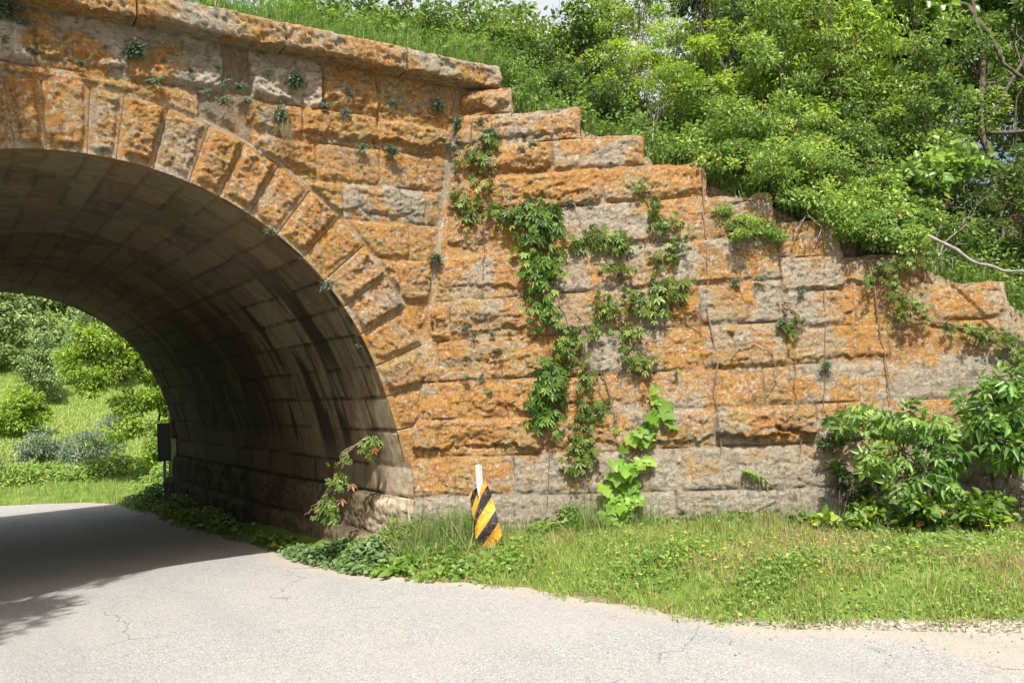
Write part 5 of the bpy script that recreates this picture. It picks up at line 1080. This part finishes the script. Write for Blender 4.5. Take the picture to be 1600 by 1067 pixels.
# rank grass and flowers on the bridge deck behind the coping, grass on the bank
rng = np.random.default_rng(77); n = 15000; x = rng.uniform(-2.5, 5.6, n); y = .28+np.abs(rng.normal(0, .55, n)); dz = lambda x, y: np.full(x.shape, 5.80)
A = blades(n, (x, y), .50, .7, .010, rng, .6, .10, .5, zf=dz)
n = 7000; x = rng.uniform(-2.5, 5.6, n); y = .25+np.abs(rng.normal(0, .9, n)); C = np.stack([x, y, 5.82+rng.random(n)**1.2*.75], 1)
leaves(A, C, np.stack([rng.normal(0, 1, n), rng.normal(0, 1, n), rng.normal(.3, .4, n)], 1), np.stack([rng.normal(0, .5, n), rng.normal(-.3, .5, n), np.ones(n)], 1), rng.uniform(.05, .11, n), .38, 'dia', rtint(n, rng, .55, .2)*np.array([1, .9, 1]), rng)
for k in range(9):      # overhanging tufts
    xx = (2.9, 3.0, 4.55, 4.7, 5.1, 1.2, .2, 3.6, 5.2)[k]; m = 60; b = np.array([xx, .05, 5.84])
    for j in range(m//3):
        d = np.array([rng.normal(0, .3), -rng.uniform(.3, 1), rng.uniform(.1, .9)]); t = np.linspace(0, 1, 5)[:, None]; tube(A, b+rng.normal(0, .06, 3)*np.array([1, 1, 0])+unit(d)*t*.32-np.array([0, 0, .28])*t*t, .003, .001, 3, (rng.random(), rng.random()*.9, rng.random()))
stuff('tall_grass', A, 'tallgrass')
rng = np.random.default_rng(78); A = Acc(); u = rng.uniform(1.2, 9.5, 42000); d = rng.uniform(.10, 3.2, 42000); zt = np.interp(u, [-1, 1.2, 2.1, 2.9, 3.6, 4.4, 5.1, 6.0, 6.8, 8.0], [5.4, 5.3, 4.9, 4.45, 4.05, 3.65, 3.2, 2.8, 2.35, 1.5]); P = wing(u, zt, -d)
tz = terrain(P[:, 0], P[:, 1]); k = tz > step_top(u)-.75; k &= tz < 5.9
blades(int(k.sum()), (P[k, 0], P[k, 1]), .22, .6, .010, rng, .45, .15, .5, A)
n = 42000; j = rng.integers(0, int(k.sum()), n); C = np.stack([P[k, 0][j]+rng.normal(0, .05, n), P[k, 1][j]+rng.normal(0, .05, n), tz[k][j]+rng.random(n)**1.3*.5*vn(P[k, 0][j]*2.2, P[k, 1][j]*2.2, 3)*1.6], 1)
leaves(A, C, rng.normal(0, 1, (n, 3)), np.stack([rng.normal(0, .5, n), rng.normal(-.3, .5, n), np.ones(n)], 1), rng.uniform(.04, .085, n), .65, 'dia', rtint(n, rng, .4, .2)*np.array([1, .9, 1]), rng)
stuff('undergrowth', A, 'midgreen')
# pale broad-leaved rosettes on the coping edge
for i, (xx, s, lb) in enumerate([(1.32, 1.0, 'large pale rosette of long leaves on the coping at the top left'), (1.98, .7, 'small pale two-leaved plant on the coping, middle'), (3.22, .7, 'small pale leafy plant on the coping right of the joint')]):
    rng = np.random.default_rng(90+i); A = Acc(); n = 9; a_ = rng.uniform(-2.6, -.5, n); D = np.stack([np.cos(a_), np.sin(a_), rng.uniform(.6, 1.8, n)], 1)
    leaves(A, np.zeros((n, 3)), D, -D*np.array([1, 1, -.3])+np.array([0, 0, .8]), .26*s*rng.uniform(.6, 1.1, n), .32, 'oval', rtint(n, rng, .9, .1), rng)
    tag(link('rosette_plant', A.mesh('rosette_plant', M['silver'], 'tint'), None, (xx, .12, 5.83)), lb, 'plant')
# yellow wildflowers
rng = np.random.default_rng(79)
def mat_plain(name, c, rough=.6):
    b = NB(name); return b.out(b.mix(b.noise(b.pos(False), 60, 2), c, tuple(k*.8 for k in c)), rough)
M['petal'] = mat_plain('yellow_petals', (.85, .62, .02))
A = Acc(); n = 7; a_ = np.arange(n)*2*math.pi/n; D = np.stack([np.cos(a_), np.sin(a_), 0*a_+.25], 1); leaves(A, np.array([[0, 0, .12]]*n), D, np.array([[0, 0, 1.0]]*n), np.full(n, .016), .9, 'oval', rtint(n, rng), rng); FH = A.mesh('flower_head', M['petal'], 'tint')
A = Acc(); tube(A, wobble((0, 0, -.02), (0, 0, .12), 5, .05, rng), .0012, .001, 4); FS = A.mesh('stem', M['midgreen'], 'tint')
for k in range(34):
    g = ((4.95, -4.15, .28), (4.75, -3.9, .3), (5.3, -4.6, .35), (4.6, -3.4, .3), (6.0, -5.0, .6))[k % 5]
    x_, y_ = rng.normal(g[0], g[2]), rng.normal(g[1], g[2]*.6); z_ = float(terrain(x_, y_)); s = rng.uniform(.8, 1.35)
    r = tag(empty('wildflower', (x_, y_, z_), rng.uniform(0, 6)), 'small yellow wildflower in the grass verge in front of the saplings', 'flower', 'yellow wildflowers in the verge'); r.scale = (s, s, s*.9)
    link('flower_head', FH, r); link('stem', FS, r)
# litter of stones on the shoulder
rng = np.random.default_rng(80); A = Acc(); n = 1500
x = rng.uniform(3.4, 8.5, n); y = rng.uniform(-8, -4.6, n); e = x-road_right(y); k = (np.abs(e-.1) < .55*rng.random(n)**.5*2); x = x[k]; y = y[k]
ico = np.array([(1, 0, 0), (-1, 0, 0), (0, 1, 0), (0, -1, 0), (0, 0, .8), (0, 0, -.8)]); fc = np.array([(0, 2, 4), (2, 1, 4), (1, 3, 4), (3, 0, 4), (2, 0, 5), (1, 2, 5), (3, 1, 5), (0, 3, 5)])
for a_, b_ in zip(x, y): A.add(np.array([a_, b_, max(float(terrain(a_, b_)), float(road_z(b_)))+.006])+ico*rng.uniform(.004, .016)*rng.uniform(.6, 1.2, (6, 3)), fc, (.5, .5, .5))
o = link('gravel', A.mesh('gravel', M['ground'], 'mask'), None); tag(o, kind='stuff')

# ------------------------------------------------------------------ beyond the arch
GF = 'trees on the far hillside'
plant('tree', 'yellow-green tree with dark spreading boughs seen through the arch, nearest beyond it', 'tree', None, (6.3, 22.5, -.85),
      [((4.7, 22, 3.7), (1.2, 1.3, 1.1)), ((3.5, 22.2, 3.9), (.9, .9, .7)), ((3.4, 21.8, 2.5), (.9, .8, .55)), ((5.3, 21.5, 2.3), (.8, .8, .8)), ((4.6, 22, 1.6), (.8, .7, .45)), ((5.6, 21.4, .8), (.8, .7, .7)), ((6.2, 22, 4.6), (1.3, 1.2, 1.2)), ((4.8, 23, 5.2), (1.3, 1, .8)), ((2.9, 22.4, 3.3), (.7, .7, .5)), ((5.3, 21.4, -.1), (.8, .7, .6)), ((4.2, 21.8, .8), (.7, .6, .4))],
      19000, .14, .5, 'oval', 'yellowgreen', tr=.11, seed=101, clr=.27, twig=.7, top=(5.2, 22.2, 2.6), bare=5)
plant('willow_shrub', 'silvery-leaved shrub seen through the arch below the yellow-green tree', 'shrub', None, (4.0, 25.5, -.85), [((3.9, 25.5, .25), (.9, .8, .75)), ((4.5, 25.8, .9), (.6, .6, .5)), ((3.2, 25.5, -.1), (.6, .6, .5))], 3400, .15, .25, 'dia', 'silver', tr=.03, stems=5, seed=102, clr=.25)
plant('willow_shrub', 'rounded grey-green shrub at the left, seen through the arch', 'shrub', None, (1.9, 27, -.7), [((1.9, 27, .15), (.9, .8, .7)), ((2.8, 27.2, -.05), (.7, .7, .5))], 3000, .15, .28, 'dia', 'silver', tr=.03, stems=5, seed=103, clr=.25)
plant('shrub', 'dark green shrub at the left edge of the view through the arch', 'shrub', None, (.2, 26, -.8), [((.3, 26, -.1), (.9, .7, .7)), ((-.7, 26.5, .2), (1, .8, .9))], 3000, .15, .45, 'dia', 'farleaf', tr=.03, stems=4, seed=104, clr=.25)
plant('sapling', 'young yellow-leaved tree on the meadow seen through the arch', 'tree', None, (2.2, 37, .75), [((2.2, 37, 2.1), (.8, .8, .7)), ((1.6, 37, 1.3), (.9, .7, .5)), ((2.7, 37.2, 1.3), (.9, .7, .6)), ((2.2, 36.8, .9), (1.1, .8, .4)), ((1.2, 37.5, .9), (.7, .6, .4))], 4200, .2, .45, 'dia', 'yellowgreen', tr=.04, stems=2, seed=105, clr=.28)
FT = [(-6, 54, 1.0), (-1.5, 56, 1.05), (2.0, 52.5, .85), (5.0, 57, 1.1), (8.6, 55, 1.0), (12.5, 58, 1.15), (0.5, 66, 1.3), (5.5, 70, 1.35), (11, 70, 1.3), (-6, 68, 1.4), (16.5, 64, 1.3), (3, 84, 1.5), (10, 86, 1.5), (17, 80, 1.5), (-5, 84, 1.5), (21, 58, 1.2), (3.8, 47.5, .55), (24, 72, 1.4), (-3, 50, .75), (7.2, 50, .8), (10.5, 51, .85)]
FL = ['leftmost tree of the front row on the far hillside', 'second tree from the left in the front row on the far hillside', 'smaller tree in the gap of the front row on the far hillside', 'central tree of the front row on the far hillside, rounded crown', 'tree right of the central one on the far hillside', 'tree at the right of the front row, partly behind the yellow-green tree',
      'tree of the second row above the left gap on the far hillside', 'tall tree of the second row above the central one', 'second-row hillside tree hidden partly by the arch curve', 'leftmost second-row tree on the far hillside', 'right second-row tree on the far hillside', 'top-row tree on the ridge, middle', 'top-row tree on the ridge, right of the middle', 'top-row tree on the ridge, far right', 'top-row tree on the ridge, left',
      'hillside tree furthest right behind the arch side', 'low bushy tree at the foot of the wood on the meadow edge', 'hillside tree at the back right behind the arch side', 'small tree before the leftmost ones of the far hillside', 'rounded small tree in front of the wood, right of the middle', 'tree in front of the wood on its right, half behind the yellow-green tree']
proto = {}
for i, ((x_, y_, s), lb) in enumerate(zip(FT, FL)):
    z_ = float(terrain(x_, y_)); v = i % 4
    if v not in proto:
        o = plant('hillside_tree', lb, 'tree', GF, (x_, y_, z_), [((x_, y_, z_+4.2), (2.3, 2.1, 2.1)), ((x_-1.3, y_-.5, z_+2.6), (1.6, 1.4, 1.3)), ((x_+1.3, y_-.4, z_+3.0), (1.6, 1.5, 1.5)), ((x_+(v-1.5)*.4, y_-.2, z_+6.2), (1.6, 1.5, 1.3)), ((x_-.4, y_-1.0, z_+1.2), (1.3, 1.1, .9))],
                  6500, .30, .6, 'dia', 'farleaf', tr=.16, seed=110+v, clr=.6, twig=.3)
        o.scale = (s, s, s); proto[v] = o
    else:
        src = proto[v]; o = src.copy(); col.objects.link(o); o.location = (x_, y_, z_); o.rotation_euler = (0, 0, 1.3*i); o.scale = (s, s, s*(1+.08*(i % 3))); o['label'] = lb
        for ch in src.children: c = ch.copy(); col.objects.link(c); c.parent = o
